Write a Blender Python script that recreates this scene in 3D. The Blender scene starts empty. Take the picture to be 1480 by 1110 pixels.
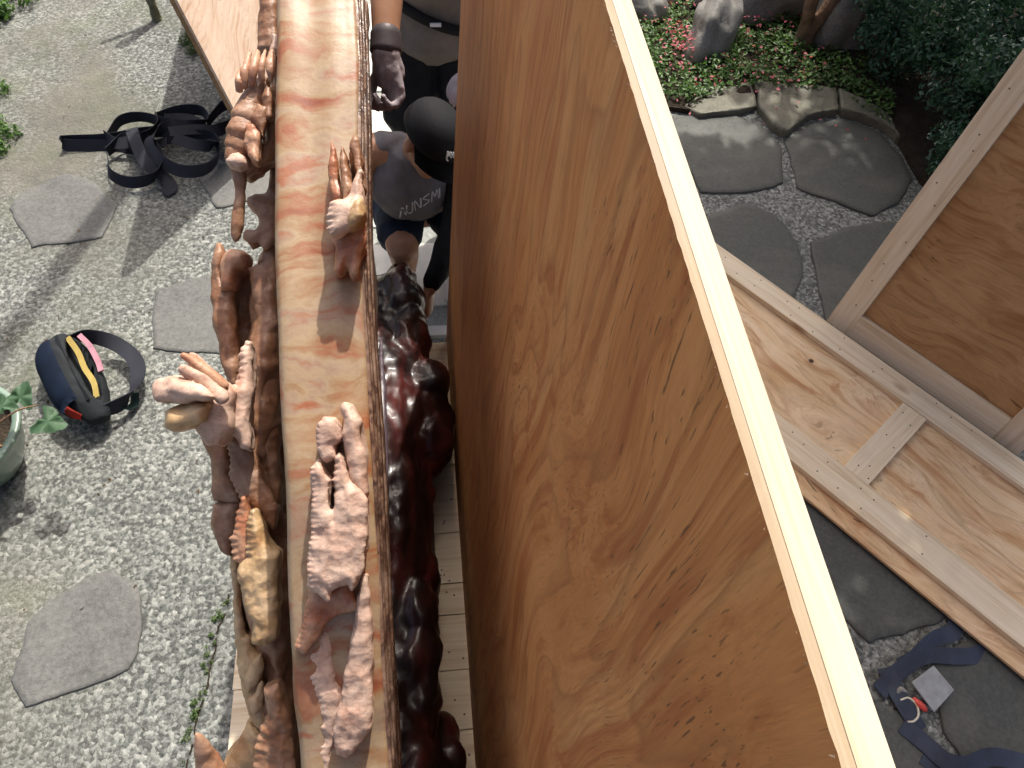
import bpy, bmesh, math, random
from mathutils import Vector, Matrix, noise
from mathutils.geometry import tessellate_polygon
random.seed(7)
R = math.radians
sc = bpy.context.scene
C = sc.collection

# ------------------------------------------------------------------ camera
cam_d = bpy.data.cameras.new('camera')
cam_d.sensor_fit = 'HORIZONTAL'; cam_d.sensor_width = 36.0; cam_d.lens = 27.0
cam_d.clip_start = 0.02; cam_d.clip_end = 400
cam = bpy.data.objects.new('camera', cam_d); C.objects.link(cam)
_rt = Vector((0.99304808, -0.10173603, 0.05920557))
_up = Vector((0.05090291, 0.82468065, 0.5633034))
_fw = Vector((0.10613395, 0.55637363, -0.82412619))
M3 = Matrix((_rt, _up, -_fw)).transposed()
cam.matrix_world = Matrix.Translation((0, 0, 2.5)) @ M3.to_4x4()
sc.camera = cam

# ------------------------------------------------------------------ light
SUN_EL, SUN_AZ = 54.0, 18.0            # azimuth from +Y towards +X
w = bpy.data.worlds.new('World'); sc.world = w; w.use_nodes = True
wn = w.node_tree; wn.nodes.clear()
sky = wn.nodes.new('ShaderNodeTexSky'); sky.sky_type = 'NISHITA'; sky.sun_disc = False
sky.sun_elevation = R(SUN_EL); sky.sun_rotation = R(SUN_AZ)
sky.air_density = .55; sky.dust_density = 7.0; sky.ozone_density = .2
bg = wn.nodes.new('ShaderNodeBackground'); bg.inputs['Strength'].default_value = 0.15
wo = wn.nodes.new('ShaderNodeOutputWorld')
wn.links.new(sky.outputs[0], bg.inputs['Color']); wn.links.new(bg.outputs[0], wo.inputs['Surface'])
sun_d = bpy.data.lights.new('sun', 'SUN'); sun_d.energy = 3.5; sun_d.angle = R(0.55)
sun_d.color = (1.0, 0.95, 0.86)
sun = bpy.data.objects.new('sun', sun_d); C.objects.link(sun)
SD = Vector((math.sin(R(SUN_AZ))*math.cos(R(SUN_EL)), math.cos(R(SUN_AZ))*math.cos(R(SUN_EL)), math.sin(R(SUN_EL))))
sun.rotation_euler = SD.to_track_quat('Z', 'Y').to_euler()
sun.location = SD*30
vs = sc.view_settings
vs.view_transform = 'Standard'; vs.look = 'None'; vs.gamma = 1.0; vs.use_curve_mapping = False
vs.exposure = 0.58

# ------------------------------------------------------------------ helpers: objects
def tag(o, label=None, cat=None, group=None, kind=None):
    if label: o['label'] = label
    if cat: o['category'] = cat
    if group: o['group'] = group
    if kind: o['kind'] = kind
    return o
def thing(name, label, cat, loc=(0, 0, 0), rot=(0, 0, 0), group=None):
    o = bpy.data.objects.new(name, None); C.objects.link(o)
    o.empty_display_size = .1
    o.location = loc; o.rotation_euler = rot
    return tag(o, label, cat, group)
def link(name, me, mat, parent=None, smooth=False):
    o = bpy.data.objects.new(name, me); C.objects.link(o)
    if mat is not None:
        me.materials.clear(); me.materials.append(mat)
    if parent is not None: o.parent = parent
    if smooth:
        for p in me.polygons: p.use_smooth = True
        if smooth == 'sharp': me.set_sharp_from_angle(angle=R(38))
    return o
def from_bm(name, bm, mat, parent=None, smooth=False, world=None):
    bmesh.ops.recalc_face_normals(bm, faces=bm.faces)
    me = bpy.data.meshes.new(name); bm.to_mesh(me); bm.free()
    return link(name, me, mat, parent, smooth)
def box(bm, a, b, bev=0.0):
    x0, y0, z0 = a; x1, y1, z1 = b
    v = [bm.verts.new(p) for p in ((x0,y0,z0),(x1,y0,z0),(x1,y1,z0),(x0,y1,z0),(x0,y0,z1),(x1,y0,z1),(x1,y1,z1),(x0,y1,z1))]
    f = [bm.faces.new([v[i] for i in q]) for q in ((0,3,2,1),(4,5,6,7),(0,1,5,4),(1,2,6,5),(2,3,7,6),(3,0,4,7))]
    if bev > 0:
        es = list({e for ff in f for e in ff.edges})
        bmesh.ops.bevel(bm, geom=es, offset=bev, segments=2, affect='EDGES', profile=.6)
def catmull(P, n):
    P = [Vector(p) for p in P]
    Q = [P[0]*2-P[1]] + P + [P[-1]*2-P[-2]]
    out = []
    for i in range(n+1):
        s = i/n*(len(P)-1); k = min(int(s), len(P)-2); t = s-k
        a, b, c, d = Q[k], Q[k+1], Q[k+2], Q[k+3]
        out.append(.5*((2*b)+(c-a)*t+(2*a-5*b+4*c-d)*t*t+(3*b-a-3*c+d)*t*t*t))
    return out
def lerpl(L, s):
    x = s*(len(L)-1); k = min(int(x), len(L)-2); t = x-k
    return L[k]*(1-t)+L[k+1]*t
def loft(bm, P, hw, ratio=1.0, up=(0, 0, 1), n=16, sides=12, cap=True):
    """closed tube along P; half-width hw, thickness hw*ratio along up"""
    pts = catmull(P, n); rings = []
    rat = ratio if isinstance(ratio, (list, tuple)) else None
    for i, p in enumerate(pts):
        t = (pts[min(i+1, n)]-pts[max(i-1, 0)]).normalized()
        u = Vector(up); u = u-t*u.dot(t)
        if u.length < 1e-4: u = Vector((1, 0, 0))-t*t.x
        u.normalize(); wv = t.cross(u)
        h = lerpl(hw, i/n); rr = lerpl(rat, i/n) if rat else ratio
        rings.append([bm.verts.new(p+wv*(h*math.cos(a))+u*(h*rr*math.sin(a))) for a in [2*math.pi*k/sides for k in range(sides)]])
    for r0, r1 in zip(rings, rings[1:]):
        for k in range(sides):
            bm.faces.new((r0[k], r0[(k+1) % sides], r1[(k+1) % sides], r1[k]))
    if cap:
        for r, q, s in ((rings[0], pts[0]-pts[1], -1), (rings[-1], pts[-1]-pts[-2], 1)):
            e = hw[0] if s < 0 else hw[-1]
            rr = (rat[0] if s < 0 else rat[-1]) if rat else ratio
            qn = q.normalized()
            c0 = sum((v.co for v in r), Vector())/sides
            mid = [bm.verts.new(c0+(v.co-c0)*.72+qn*e*min(rr, 1)*.55) for v in r]
            tip = bm.verts.new(c0+qn*e*min(rr, 1)*.8)
            for k in range(sides):
                bm.faces.new((r[k], r[(k+1) % sides], mid[(k+1) % sides], mid[k]))
                bm.faces.new((mid[k], mid[(k+1) % sides], tip))
def ellipsoid(bm, c, r, sub=2, rot=None):
    m = Matrix.Translation(c) @ (rot.to_matrix().to_4x4() if rot else Matrix()) @ Matrix.Diagonal((r[0], r[1], r[2], 1))
    bmesh.ops.create_icosphere(bm, subdivisions=sub, radius=1, matrix=m)
def remesh(bm, vox, smooth=2):
    """fuse overlapping closed shells into one continuous surface"""
    bmesh.ops.recalc_face_normals(bm, faces=bm.faces)
    me = bpy.data.meshes.new('tmp'); bm.to_mesh(me); bm.free()
    o = bpy.data.objects.new('tmp', me); C.objects.link(o)
    md = o.modifiers.new('r', 'REMESH'); md.mode = 'VOXEL'; md.voxel_size = vox; md.adaptivity = 0
    if smooth:
        s = o.modifiers.new('s', 'SMOOTH'); s.factor = .5; s.iterations = smooth
    dg = bpy.context.evaluated_depsgraph_get(); dg.update()
    out = bpy.data.meshes.new_from_object(o.evaluated_get(dg))
    bpy.data.objects.remove(o); bpy.data.meshes.remove(me)
    return out
def displace(me, amp, scale, seed=0.0, octs=3, amp2=0, scale2=1):
    n = [v.normal.copy() for v in me.vertices]
    off = Vector((seed, seed*1.7, -seed))
    for v, nn in zip(me.vertices, n):
        d = amp*noise.fractal(v.co*scale+off, 1.0, 2.0, octs)
        if amp2: d += amp2*noise.noise(v.co*scale2+off)
        v.co += nn*d
    me.update()
def ribbon(bm, P, width, side, n=40, th=.0015):
    """flat webbing: side = list of width directions along the path"""
    pts = catmull(P, n); sd = [Vector(s) for s in side]
    rows = []
    for i, p in enumerate(pts):
        t = (pts[min(i+1, n)]-pts[max(i-1, 0)]).normalized()
        s = lerpl(sd, i/n); s = (s-t*s.dot(t)).normalized(); nn = t.cross(s)
        rows.append([bm.verts.new(p+s*width*.5*a+nn*th*b) for a, b in ((-1, -1), (1, -1), (1, 1), (-1, 1))])
    for a, b in zip(rows, rows[1:]):
        for k in range(4): bm.faces.new((a[k], a[(k+1) % 4], b[(k+1) % 4], b[k]))
    bm.faces.new(rows[0]); bm.faces.new(rows[-1][::-1])

# ------------------------------------------------------------------ helpers: materials
class NT:
    def __init__(s, name):
        s.m = bpy.data.materials.new(name); s.m.use_nodes = True
        s.t = s.m.node_tree; s.t.nodes.clear()
        s.out = s.t.nodes.new('ShaderNodeOutputMaterial'); s.b = s.n('ShaderNodeBsdfPrincipled')
        s.t.links.new(s.b.outputs[0], s.out.inputs['Surface'])
        s.tc = s.n('ShaderNodeTexCoord')
    def n(s, ty, **kw):
        nd = s.t.nodes.new(ty)
        for k, v in kw.items(): s.put(nd, k, v)
        return nd
    def put(s, nd, k, v):
        k = k.replace('_', ' ') if not hasattr(nd, k) else k
        if hasattr(nd, k) and k not in nd.inputs: setattr(nd, k, v); return
        i = nd.inputs[k]
        if isinstance(v, bpy.types.NodeSocket): s.t.links.new(v, i)
        else: i.default_value = v
    def l(s, a, b): s.t.links.new(a, b)
    def coord(s, scale=(1, 1, 1), src='Object', rot=(0, 0, 0), loc=(0, 0, 0)):
        mp = s.n('ShaderNodeMapping'); s.l(s.tc.outputs[src], mp.inputs['Vector'])
        mp.inputs['Scale'].default_value = scale; mp.inputs['Rotation'].default_value = rot; mp.inputs['Location'].default_value = loc
        return mp.outputs[0]
    def noise(s, co, scale=5, detail=4, rough=.55, dist=0):
        nd = s.n('ShaderNodeTexNoise'); s.l(co, nd.inputs['Vector'])
        nd.inputs['Scale'].default_value = scale; nd.inputs['Detail'].default_value = detail
        nd.inputs['Roughness'].default_value = rough; nd.inputs['Distortion'].default_value = dist
        return nd.outputs['Fac']
    def voro(s, co, scale, out='Distance', feat='F1', rnd=1.0):
        nd = s.n('ShaderNodeTexVoronoi'); nd.feature = feat; s.l(co, nd.inputs['Vector'])
        nd.inputs['Scale'].default_value = scale; nd.inputs['Randomness'].default_value = rnd
        return nd.outputs[out]
    def ramp(s, fac, stops, interp='LINEAR'):
        nd = s.n('ShaderNodeValToRGB'); s.l(fac, nd.inputs[0]); cr = nd.color_ramp; cr.interpolation = interp
        while len(cr.elements) < len(stops): cr.elements.new(.5)
        for e, (p, c) in zip(cr.elements, stops):
            e.position = p; e.color = (c, c, c, 1) if not isinstance(c, (tuple, list)) else (*c, 1)
        return nd.outputs[0]
    def mix(s, fac, a, b, mode='MIX'):
        nd = s.n('ShaderNodeMix'); nd.data_type = 'RGBA'; nd.blend_type = mode
        for idx, v in ((0, fac), (6, a), (7, b)):
            if isinstance(v, bpy.types.NodeSocket): s.l(v, nd.inputs[idx])
            else: nd.inputs[idx].default_value = v if idx == 0 else (*v, 1)
        return nd.outputs[2]
    def math(s, op, a, b=0.0):
        nd = s.n('ShaderNodeMath'); nd.operation = op
        for i, v in enumerate((a, b)):
            if isinstance(v, bpy.types.NodeSocket): s.l(v, nd.inputs[i])
            else: nd.inputs[i].default_value = v
        return nd.outputs[0]
    def bump(s, h, strength=.3, dist=.01):
        nd = s.n('ShaderNodeBump'); nd.inputs['Strength'].default_value = strength; nd.inputs['Distance'].default_value = dist
        s.l(h, nd.inputs['Height']); s.l(nd.outputs[0], s.b.inputs['Normal'])
    def col(s, c):
        if isinstance(c, bpy.types.NodeSocket): s.l(c, s.b.inputs['Base Color'])
        else: s.b.inputs['Base Color'].default_value = (*c, 1)
    def done(s, rough=.6, spec=.5, **kw):
        if isinstance(rough, bpy.types.NodeSocket): s.l(rough, s.b.inputs['Roughness'])
        else: s.b.inputs['Roughness'].default_value = rough
        s.b.inputs['Specular IOR Level'].default_value = spec
        for k, v in kw.items(): s.b.inputs[k].default_value = v
        return s.m

def m_aggregate():
    s = NT('washed_aggregate'); co = s.coord()
    c1 = s.voro(co, 85, 'Color'); d1 = s.voro(co, 85, 'Distance')
    sep = s.n('ShaderNodeSeparateColor'); s.l(c1, sep.inputs[0])
    peb = s.ramp(sep.outputs[0], [(0, (.02, .024, .025)), (.25, (.06, .066, .066)), (.5, (.15, .16, .153)), (.75, (.33, .34, .325)), (1, (.60, .60, .57))])
    clus = s.noise(co, 58, 3, .6, .4)
    peb = s.mix(.36, peb, s.ramp(clus, [(.40, (.015, .018, .018)), (.5, (.14, .15, .145)), (.60, (.60, .61, .59))]))
    fine = s.noise(co, 230, 4, .75)
    peb = s.mix(.3, peb, s.ramp(fine, [(.3, (.05, .055, .055)), (.7, (.38, .38, .36))]))
    blot = s.noise(co, 1.7, 5, .6)
    wear = s.ramp(s.noise(co, 1.05, 4, .55, .4), [(.44, 0.0), (.6, 1.0)])
    sx = s.n('ShaderNodeSeparateXYZ'); s.l(s.tc.outputs['Object'], sx.inputs[0])
    side = s.ramp(s.math('MULTIPLY', s.math('ADD', sx.outputs[0], 0.9), -1.25), [(.05, 0.0), (.75, 1.0)])
    mort = s.ramp(s.noise(co, 9, 6, .7), [(.3, (.10, .097, .078)), (.55, (.175, .165, .135)), (.75, (.25, .235, .2))])
    mort = s.mix(.35, mort, s.ramp(fine, [(.3, (.07, .07, .06)), (.7, (.32, .3, .27))]))
    wf = s.math('MULTIPLY', wear, side)
    col = s.mix(s.math('MULTIPLY', wf, .85), peb, mort)
    moss = s.math('MULTIPLY', s.ramp(s.noise(s.coord(loc=(3.1, 1.7, 0)), 2.1, 5, .65), [(.5, 0.0), (.72, .6)]), side)
    col = s.mix(moss, col, (.13, .15, .085))
    col = s.mix(1.0, col, s.ramp(blot, [(.3, (.60, .62, .595)), (.7, (.87, .89, .855))]), 'MULTIPLY')
    s.col(col)
    s.bump(s.math('ADD', s.math('ADD', s.math('MULTIPLY', d1, -.7), clus), s.math('MULTIPLY', fine, .5)), .6, .007)
    return s.done(.8, .3)
def m_slate(name, c0, c1):
    s = NT(name); co = s.coord()
    f = s.noise(co, 7, 8, .65); g = s.noise(co, 70, 5, .7); h = s.noise(s.coord((1, 1.6, 1)), 2.2, 3, .5)
    col = s.mix(s.ramp(f, [(.3, 0.0), (.7, 1.0)]), c0, c1)
    col = s.mix(.4, col, s.ramp(g, [(.3, tuple(v*.5 for v in c0)), (.72, tuple(min(v*1.5, 1) for v in c1))]))
    col = s.mix(s.ramp(h, [(.5, 0.0), (.75, .4)]), col, (.17, .165, .14))
    s.col(col); s.bump(s.math('ADD', f, s.math('MULTIPLY', g, .35)), .5, .012)
    return s.done(s.ramp(f, [(.3, .55), (.7, .8)]), .4)
def m_ply(name, ca, cb, cc, axis='z', seed=0.0, knots=1.0, contour=1.0, fleck=(9, 90)):
    """plywood face: flowing grain along one local axis, growth contours, dark flecks"""
    s = NT(name)
    def st(al, ac):
        return {'x': (al, ac, ac), 'y': (ac, al, ac), 'z': (ac, ac, al)}[axis]
    loc = (seed, seed*.7, seed*1.3)
    warp = s.n('ShaderNodeTexNoise'); s.l(s.coord(st(.8, 1.6), loc=loc), warp.inputs['Vector']); warp.inputs['Scale'].default_value = 1.7; warp.inputs['Detail'].default_value = 2
    base = s.coord((1, 1, 1), loc=loc)
    wv = s.n('ShaderNodeVectorMath'); wv.operation = 'MULTIPLY_ADD'; s.l(warp.outputs['Color'], wv.inputs[0]); wv.inputs[1].default_value = (.35, .35, .35); s.l(base, wv.inputs[2])
    mp = s.n('ShaderNodeMapping'); s.l(wv.outputs[0], mp.inputs[0]); mp.inputs['Scale'].default_value = st(.55, 5.0)
    flow = s.noise(mp.outputs[0], 2.0, 5, .6, .3)
    mp2 = s.n('ShaderNodeMapping'); s.l(wv.outputs[0], mp2.inputs[0]); mp2.inputs['Scale'].default_value = st(2.2, 95)
    fine = s.noise(mp2.outputs[0], 2.0, 6, .72)
    mp4 = s.n('ShaderNodeMapping'); s.l(wv.outputs[0], mp4.inputs[0]); mp4.inputs['Scale'].default_value = st(.8, 17)
    strk = s.noise(mp4.outputs[0], 2.0, 5, .65, .5)
    col = s.ramp(flow, [(.25, ca), (.5, cb), (.75, cc)])
    big = s.noise(mp.outputs[0], .9, 3, .5)
    rings = s.math('FRACT', s.math('MULTIPLY', big, 9.0))
    rg = s.ramp(rings, [(0.0, .55*contour), (.08, .3*contour), (.3, 0.0), (.92, 0.0), (1.0, .55*contour)])
    col = s.mix(rg, col, tuple(v*.55 for v in ca))
    col = s.mix(s.ramp(fine, [(.32, .38), (.58, 0.0)]), col, tuple(v*.6 for v in ca))
    col = s.mix(s.ramp(strk, [(.36, .6), (.5, 0.0)]), col, (ca[0]*.72, ca[1]*.5, ca[2]*.38))
    blot = s.noise(s.coord(loc=loc), 2.6, 4, .6)
    col = s.mix(s.ramp(blot, [(.5, 0.0), (.78, .55)]), col, tuple(min(1, v*1.15) for v in cc))
    mp3 = s.n('ShaderNodeMapping'); s.l(wv.outputs[0], mp3.inputs[0]); mp3.inputs['Scale'].default_value = st(*fleck)
    fl = s.noise(mp3.outputs[0], 1.0, 2, .5)
    zone = s.ramp(s.noise(s.coord(loc=(seed+5, 2, 1)), 1.8, 2), [(.5, 0.0), (.62, 1.0)])
    flk = s.math('MULTIPLY', s.ramp(fl, [(.64, 0.0), (.68, 1.0)]), zone)
    col = s.mix(s.math('MULTIPLY', flk, .75), col, (.1, .045, .018))
    vk = s.voro(s.coord((1, 1, 1), loc=loc), 3.1, 'Distance')
    kn = s.ramp(vk, [(.028, 1.0*knots), (.045, 0.0)])
    col = s.mix(kn, col, (.06, .03, .015))
    s.col(col)
    s.bump(s.math('ADD', s.math('MULTIPLY', fine, .6), s.math('MULTIPLY', flk, -.8)), .16, .004)
    return s.done(.62, .3)
def m_pine(name, axis='x', tint=(1, 1, 1), seed=0.0):
    s = NT(name)
    def st(al, ac):
        return {'x': (al, ac, ac), 'y': (ac, al, ac), 'z': (ac, ac, al)}[axis]
    oi = s.n('ShaderNodeObjectInfo')
    def co(scale):
        mp = s.n('ShaderNodeMapping'); s.l(s.tc.outputs['Object'], mp.inputs[0]); mp.inputs['Scale'].default_value = scale
        cb = s.n('ShaderNodeCombineXYZ'); r = s.math('MULTIPLY', oi.outputs['Random'], 37.0+seed)
        for i in range(3): s.l(r, cb.inputs[i])
        s.l(cb.outputs[0], mp.inputs['Location']); return mp.outputs[0]
    a = s.noise(co(st(.7, 16)), 2.2, 4, .55, .6); b = s.noise(co(st(3, 150)), 2, 3, .6)
    t = lambda c: tuple(x*y for x, y in zip(c, tint))
    col = s.ramp(a, [(.28, t((.56, .43, .27))), (.45, t((.74, .63, .45))), (.62, t((.80, .71, .54))), (.8, t((.68, .55, .37)))])
    col = s.mix(s.ramp(b, [(.3, .35), (.6, 0.0)]), col, t((.47, .32, .19)))
    stn = s.noise(co((1, 1, 1)), 3.5, 4, .6)
    col = s.mix(s.ramp(stn, [(.55, 0.0), (.8, .45)]), col, t((.52, .46, .40)))
    vk = s.voro(co(st(2.6, 6)), 1.0, 'Distance')
    col = s.mix(s.ramp(vk, [(.05, .9), (.1, .55), (.16, 0.0)]), col, t((.30, .15, .07)))
    s.col(col); s.bump(b, .2, .003)
    return s.done(.65, .3)
def m_stone(name, stops, scale=(1, 3.2, 3.2), band=True, rough=.38, sss=.12, spots=.25, relief=.4, blot=(.58, .42, .33)):
    s = NT(name); co = s.coord()
    wp = s.n('ShaderNodeTexNoise'); s.l(co, wp.inputs['Vector']); wp.inputs['Scale'].default_value = 5; wp.inputs['Detail'].default_value = 4
    wv = s.n('ShaderNodeVectorMath'); wv.operation = 'MULTIPLY_ADD'; s.l(wp.outputs['Color'], wv.inputs[0]); wv.inputs[1].default_value = (.16, .16, .16); s.l(co, wv.inputs[2])
    mp = s.n('ShaderNodeMapping'); s.l(wv.outputs[0], mp.inputs[0]); mp.inputs['Scale'].default_value = scale
    f = s.noise(mp.outputs[0], 4.2, 5, .58, .4)
    col = s.ramp(f, stops)
    g = s.noise(co, 90, 4, .7); h = s.noise(co, 14, 5, .6)
    col = s.mix(s.ramp(h, [(.5, 0.0), (.75, .35)]), col, blot)
    col = s.mix(s.ramp(g, [(.28, spots), (.5, 0.0)]), col, (.2, .1, .07))
    s.col(col); s.bump(s.math('ADD', s.math('MULTIPLY', g, .6), h), relief, .007)
    return s.done(s.ramp(h, [(.3, rough-.08), (.7, rough+.18)]), .5, **{'Subsurface Weight': sss, 'Subsurface Radius': (.03, .012, .006), 'Subsurface Scale': .3})
def m_plain(name, c, rough=.6, spec=.4, var=.25, scale=20, bump=.15, metal=0.0, dist=.004, coat=0):
    s = NT(name); co = s.coord(); f = s.noise(co, scale, 5, .6)
    s.col(s.mix(s.ramp(f, [(.3, 0.0), (.7, 1.0)]), tuple(v*(1-var) for v in c), tuple(min(1, v*(1+var)) for v in c)))
    if bump: s.bump(s.noise(co, scale*6, 3, .6), bump, dist)
    return s.done(rough, spec, Metallic=metal, **{'Coat Weight': coat})
def m_weave(name, c, sc_=900, rough=.75):
    s = NT(name); co = s.coord(); f = s.noise(co, 9, 4, .6); w_ = s.noise(s.coord((1, 1, 1)), sc_, 2)
    s.col(s.mix(s.ramp(f, [(.3, 0.0), (.7, 1.0)]), tuple(v*.75 for v in c), tuple(v*1.3 for v in c)))
    s.bump(s.math('ADD', s.math('MULTIPLY', f, 2.0), w_), .3, .004)
    return s.done(rough, .22, **{'Sheen Weight': 0.0})
def m_leaf(name, c0, c1, trans=.3, rough=.45):
    s = NT(name); co = s.coord(); geo = s.n('ShaderNodeNewGeometry')
    rn = geo.outputs['Random Per Island']
    col = s.ramp(rn, [(0, c0), (1, c1)])
    s.col(col); s.done(rough, .4)
    tr = s.n('ShaderNodeBsdfTranslucent'); s.l(s.mix(1.0, col, (1.5, 1.6, .7), 'MULTIPLY'), tr.inputs[0])
    mx = s.n('ShaderNodeMixShader'); mx.inputs[0].default_value = trans
    s.l(s.b.outputs[0], mx.inputs[1]); s.l(tr.outputs[0], mx.inputs[2]); s.l(mx.outputs[0], s.out.inputs['Surface'])
    return s.m
def m_rosewood():
    s = NT('lacquered_rosewood'); co = s.coord()
    f = s.noise(s.coord((4, 1.2, 3)), 2.2, 4, .5, .6); g = s.noise(co, 26, 4, .6)
    col = s.ramp(f, [(.3, (.004, .002, .002)), (.48, (.012, .004, .004)), (.56, (.04, .008, .007)), (.72, (.11, .018, .016))])
    s.col(col); s.bump(s.math('ADD', f, s.math('MULTIPLY', g, .4)), .3, .012)
    return s.done(.42, .4, **{'Coat Weight': .2, 'Coat Roughness': .16})

M = {}
M['aggregate'] = m_aggregate()
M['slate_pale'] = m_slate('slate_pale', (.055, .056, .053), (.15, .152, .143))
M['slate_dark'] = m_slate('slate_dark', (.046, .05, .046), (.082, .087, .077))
M['tan_rock'] = m_slate('tan_rock', (.085, .085, .062), (.17, .165, .12))
M['paver'] = m_plain('pale_paver', (.62, .62, .57), .8, .3, .14, 6, .3, dist=.004)
M['paver_gap'] = m_slate('paver_gap', (.2, .22, .2), (.34, .36, .33))
M['soil'] = m_plain('dark_soil', (.035, .026, .018), .95, .2, .5, 14, .8, dist=.02)
M['ply_wall'] = m_ply('plywood_wall', (.46, .172, .050), (.555, .235, .074), (.61, .305, .115), 'z', 1.3, 1.0, .9, (20, 240))
M['ply_floor'] = m_ply('plywood_floor', (.56, .33, .15), (.74, .53, .31), (.82, .68, .48), 'x', 4.1, 1.0, .8)
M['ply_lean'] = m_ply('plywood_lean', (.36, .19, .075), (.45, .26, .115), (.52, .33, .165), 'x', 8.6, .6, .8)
M['ply_left'] = m_ply('plywood_left', (.62, .45, .33), (.70, .53, .41), (.74, .58, .46), 'y', 2.2, .1, .3)
M['ply_edge'] = m_pine('plywood_edge', 'y', (.50, .47, .44))
M['ply_edge_dark'] = m_plain('plywood_edge_dark', (.30, .19, .10), .7, .3, .3, 30)
M['pine_top'] = m_pine('pine_top', 'y', (.66, .645, .63))
M['pine_x'] = m_pine('pine_x', 'x')
M['pine_y'] = m_pine('pine_y', 'y')
M['pine_z'] = m_pine('pine_z', 'z')
M['nail'] = m_plain('nail_heads', (.06, .05, .045), .5, .5, .2)
RIM = [(.34, (.22, .055, .022)), (.41, (.30, .105, .045)), (.455, (.31, .18, .09)), (.53, (.38, .275, .165)), (.575, (.34, .235, .155)), (.635, (.33, .125, .06)), (.72, (.26, .09, .055))]
M['stone_rim'] = m_stone('banded_stone', RIM, (.8, 3.6, 2.2), rough=.44, sss=0, relief=.14, blot=(.40, .32, .22))
M['stone_red'] = m_stone('stone_red', [(.25, (0.258, 0.076, 0.034)), (.42, (0.387, 0.152, 0.075)), (.58, (0.473, 0.274, 0.170)), (.8, (0.344, 0.125, 0.068))], (4, 4, 4), sss=0, spots=.5)
M['stone_brown'] = m_stone('stone_brown', [(.25, (0.146, 0.057, 0.027)), (.45, (0.258, 0.122, 0.061)), (.62, (0.361, 0.205, 0.122)), (.8, (0.249, 0.095, 0.048))], (4, 4, 4), sss=0, spots=.5)
M['stone_cream'] = m_stone('stone_cream', [(.25, (0.327, 0.144, 0.054)), (.42, (0.464, 0.296, 0.143)), (.62, (0.533, 0.380, 0.218)), (.8, (0.327, 0.152, 0.061))], (4, 4, 4), sss=0, spots=.4)
M['stone_pale'] = m_stone('stone_pale', [(.25, (0.378, 0.182, 0.116)), (.42, (0.533, 0.350, 0.265)), (.62, (0.585, 0.426, 0.333)), (.8, (0.430, 0.220, 0.143))], (5, 5, 5), rough=.5, sss=0, spots=.5)
M['layer_brown'] = m_stone('layered_brown', [(.3, (.035, .017, .011)), (.45, (.09, .046, .03)), (.58, (.24, .145, .095)), (.75, (.06, .03, .02))], (16, 1.2, 14), rough=.22, sss=0)
M['rosewood'] = m_rosewood()
M['black_web'] = m_weave('black_webbing', (.022, .024, .032))
M['navy_web'] = m_weave('navy_webbing', (.040, .050, .075))
M['bag_dark'] = m_weave('bag_dark', (.014, .017, .02))
M['bag_blue'] = m_weave('bag_blue', (.012, .024, .052))
M['bag_green'] = m_weave('bag_green', (.012, .035, .03))
M['bag_red'] = m_weave('bag_red', (.33, .045, .03))
M['yellow'] = m_weave('yellow_lining', (.42, .32, .10))
M['pink'] = m_weave('pink_pouch', (.48, .24, .29))
M['celadon'] = m_plain('celadon_glaze', (.17, .24, .19), .28, .5, .2, 8, .08, coat=.3)
M['metal'] = m_plain('zinc_plate', (.34, .35, .34), .45, .5, .2, 25, .1, metal=.35)
M['red_plastic'] = m_plain('red_plastic', (.55, .05, .03), .4, .5, .15)
M['wire'] = m_plain('pale_wire', (.55, .52, .42), .4, .5, .15)
M['bark'] = m_plain('bark', (.20, .125, .075), .85, .25, .4, 16, .8, dist=.012)
M['mossy_wood'] = m_plain('mossy_wood', (.20, .19, .12), .9, .2, .4, 18, .8, dist=.01)
M['rock'] = m_slate('garden_rock', (.12, .12, .11), (.30, .29, .26))
M['leaf_shrub'] = m_leaf('shrub_leaves', (.014, .055, .034), (.075, .17, .105), .2, .35)
M['leaf_cover'] = m_leaf('cover_leaves', (.035, .09, .018), (.12, .22, .055), .3)
M['leaf_tree'] = m_leaf('tree_leaves', (.03, .08, .02), (.08, .16, .04), .25)
M['leaf_fig'] = m_leaf('fig_leaves', (.06, .14, .075), (.14, .25, .15), .25)
M['leaf_lime'] = m_leaf('lime_leaf', (.32, .36, .12), (.40, .44, .18), .35)
M['petal'] = m_leaf('petals', (.42, .05, .09), (.66, .22, .26), .3, .6)
M['skin'] = m_plain('skin', (.44, .235, .14), .5, .4, .12, 18, .06)
M['skin'].node_tree.nodes['Principled BSDF'].inputs['Subsurface Weight'].default_value = .08
M['grey_cloth'] = m_weave('grey_cloth', (.17, .16, .165), 500)
M['taupe_cloth'] = m_weave('taupe_cloth', (.165, .14, .12), 500)
M['navy_cloth'] = m_weave('navy_cloth', (.013, .022, .04), 500)
M['black_cloth'] = m_weave('black_cloth', (.009, .009, .011), 500)
M['glove'] = m_weave('glove_knit', (.33, .29, .31), 400)
M['rubber'] = m_plain('dark_rubber', (.05, .04, .045), .6, .4, .3)
M['white_print'] = m_plain('white_print', (.72, .72, .72), .7, .3, .1)
M['shoe'] = m_plain('white_shoe', (.66, .65, .62), .6, .4, .1)
M['leaf_weed'] = m_leaf('weed_leaves', (.04, .075, .02), (.10, .15, .045), .2)
M['lip'] = m_plain('violet_lacquer', (.085, .062, .075), .38, .5, .35, 20, .1)
M['litter'] = m_leaf('leaf_litter', (.05, .03, .015), (.16, .10, .05), .1, .8)

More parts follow.
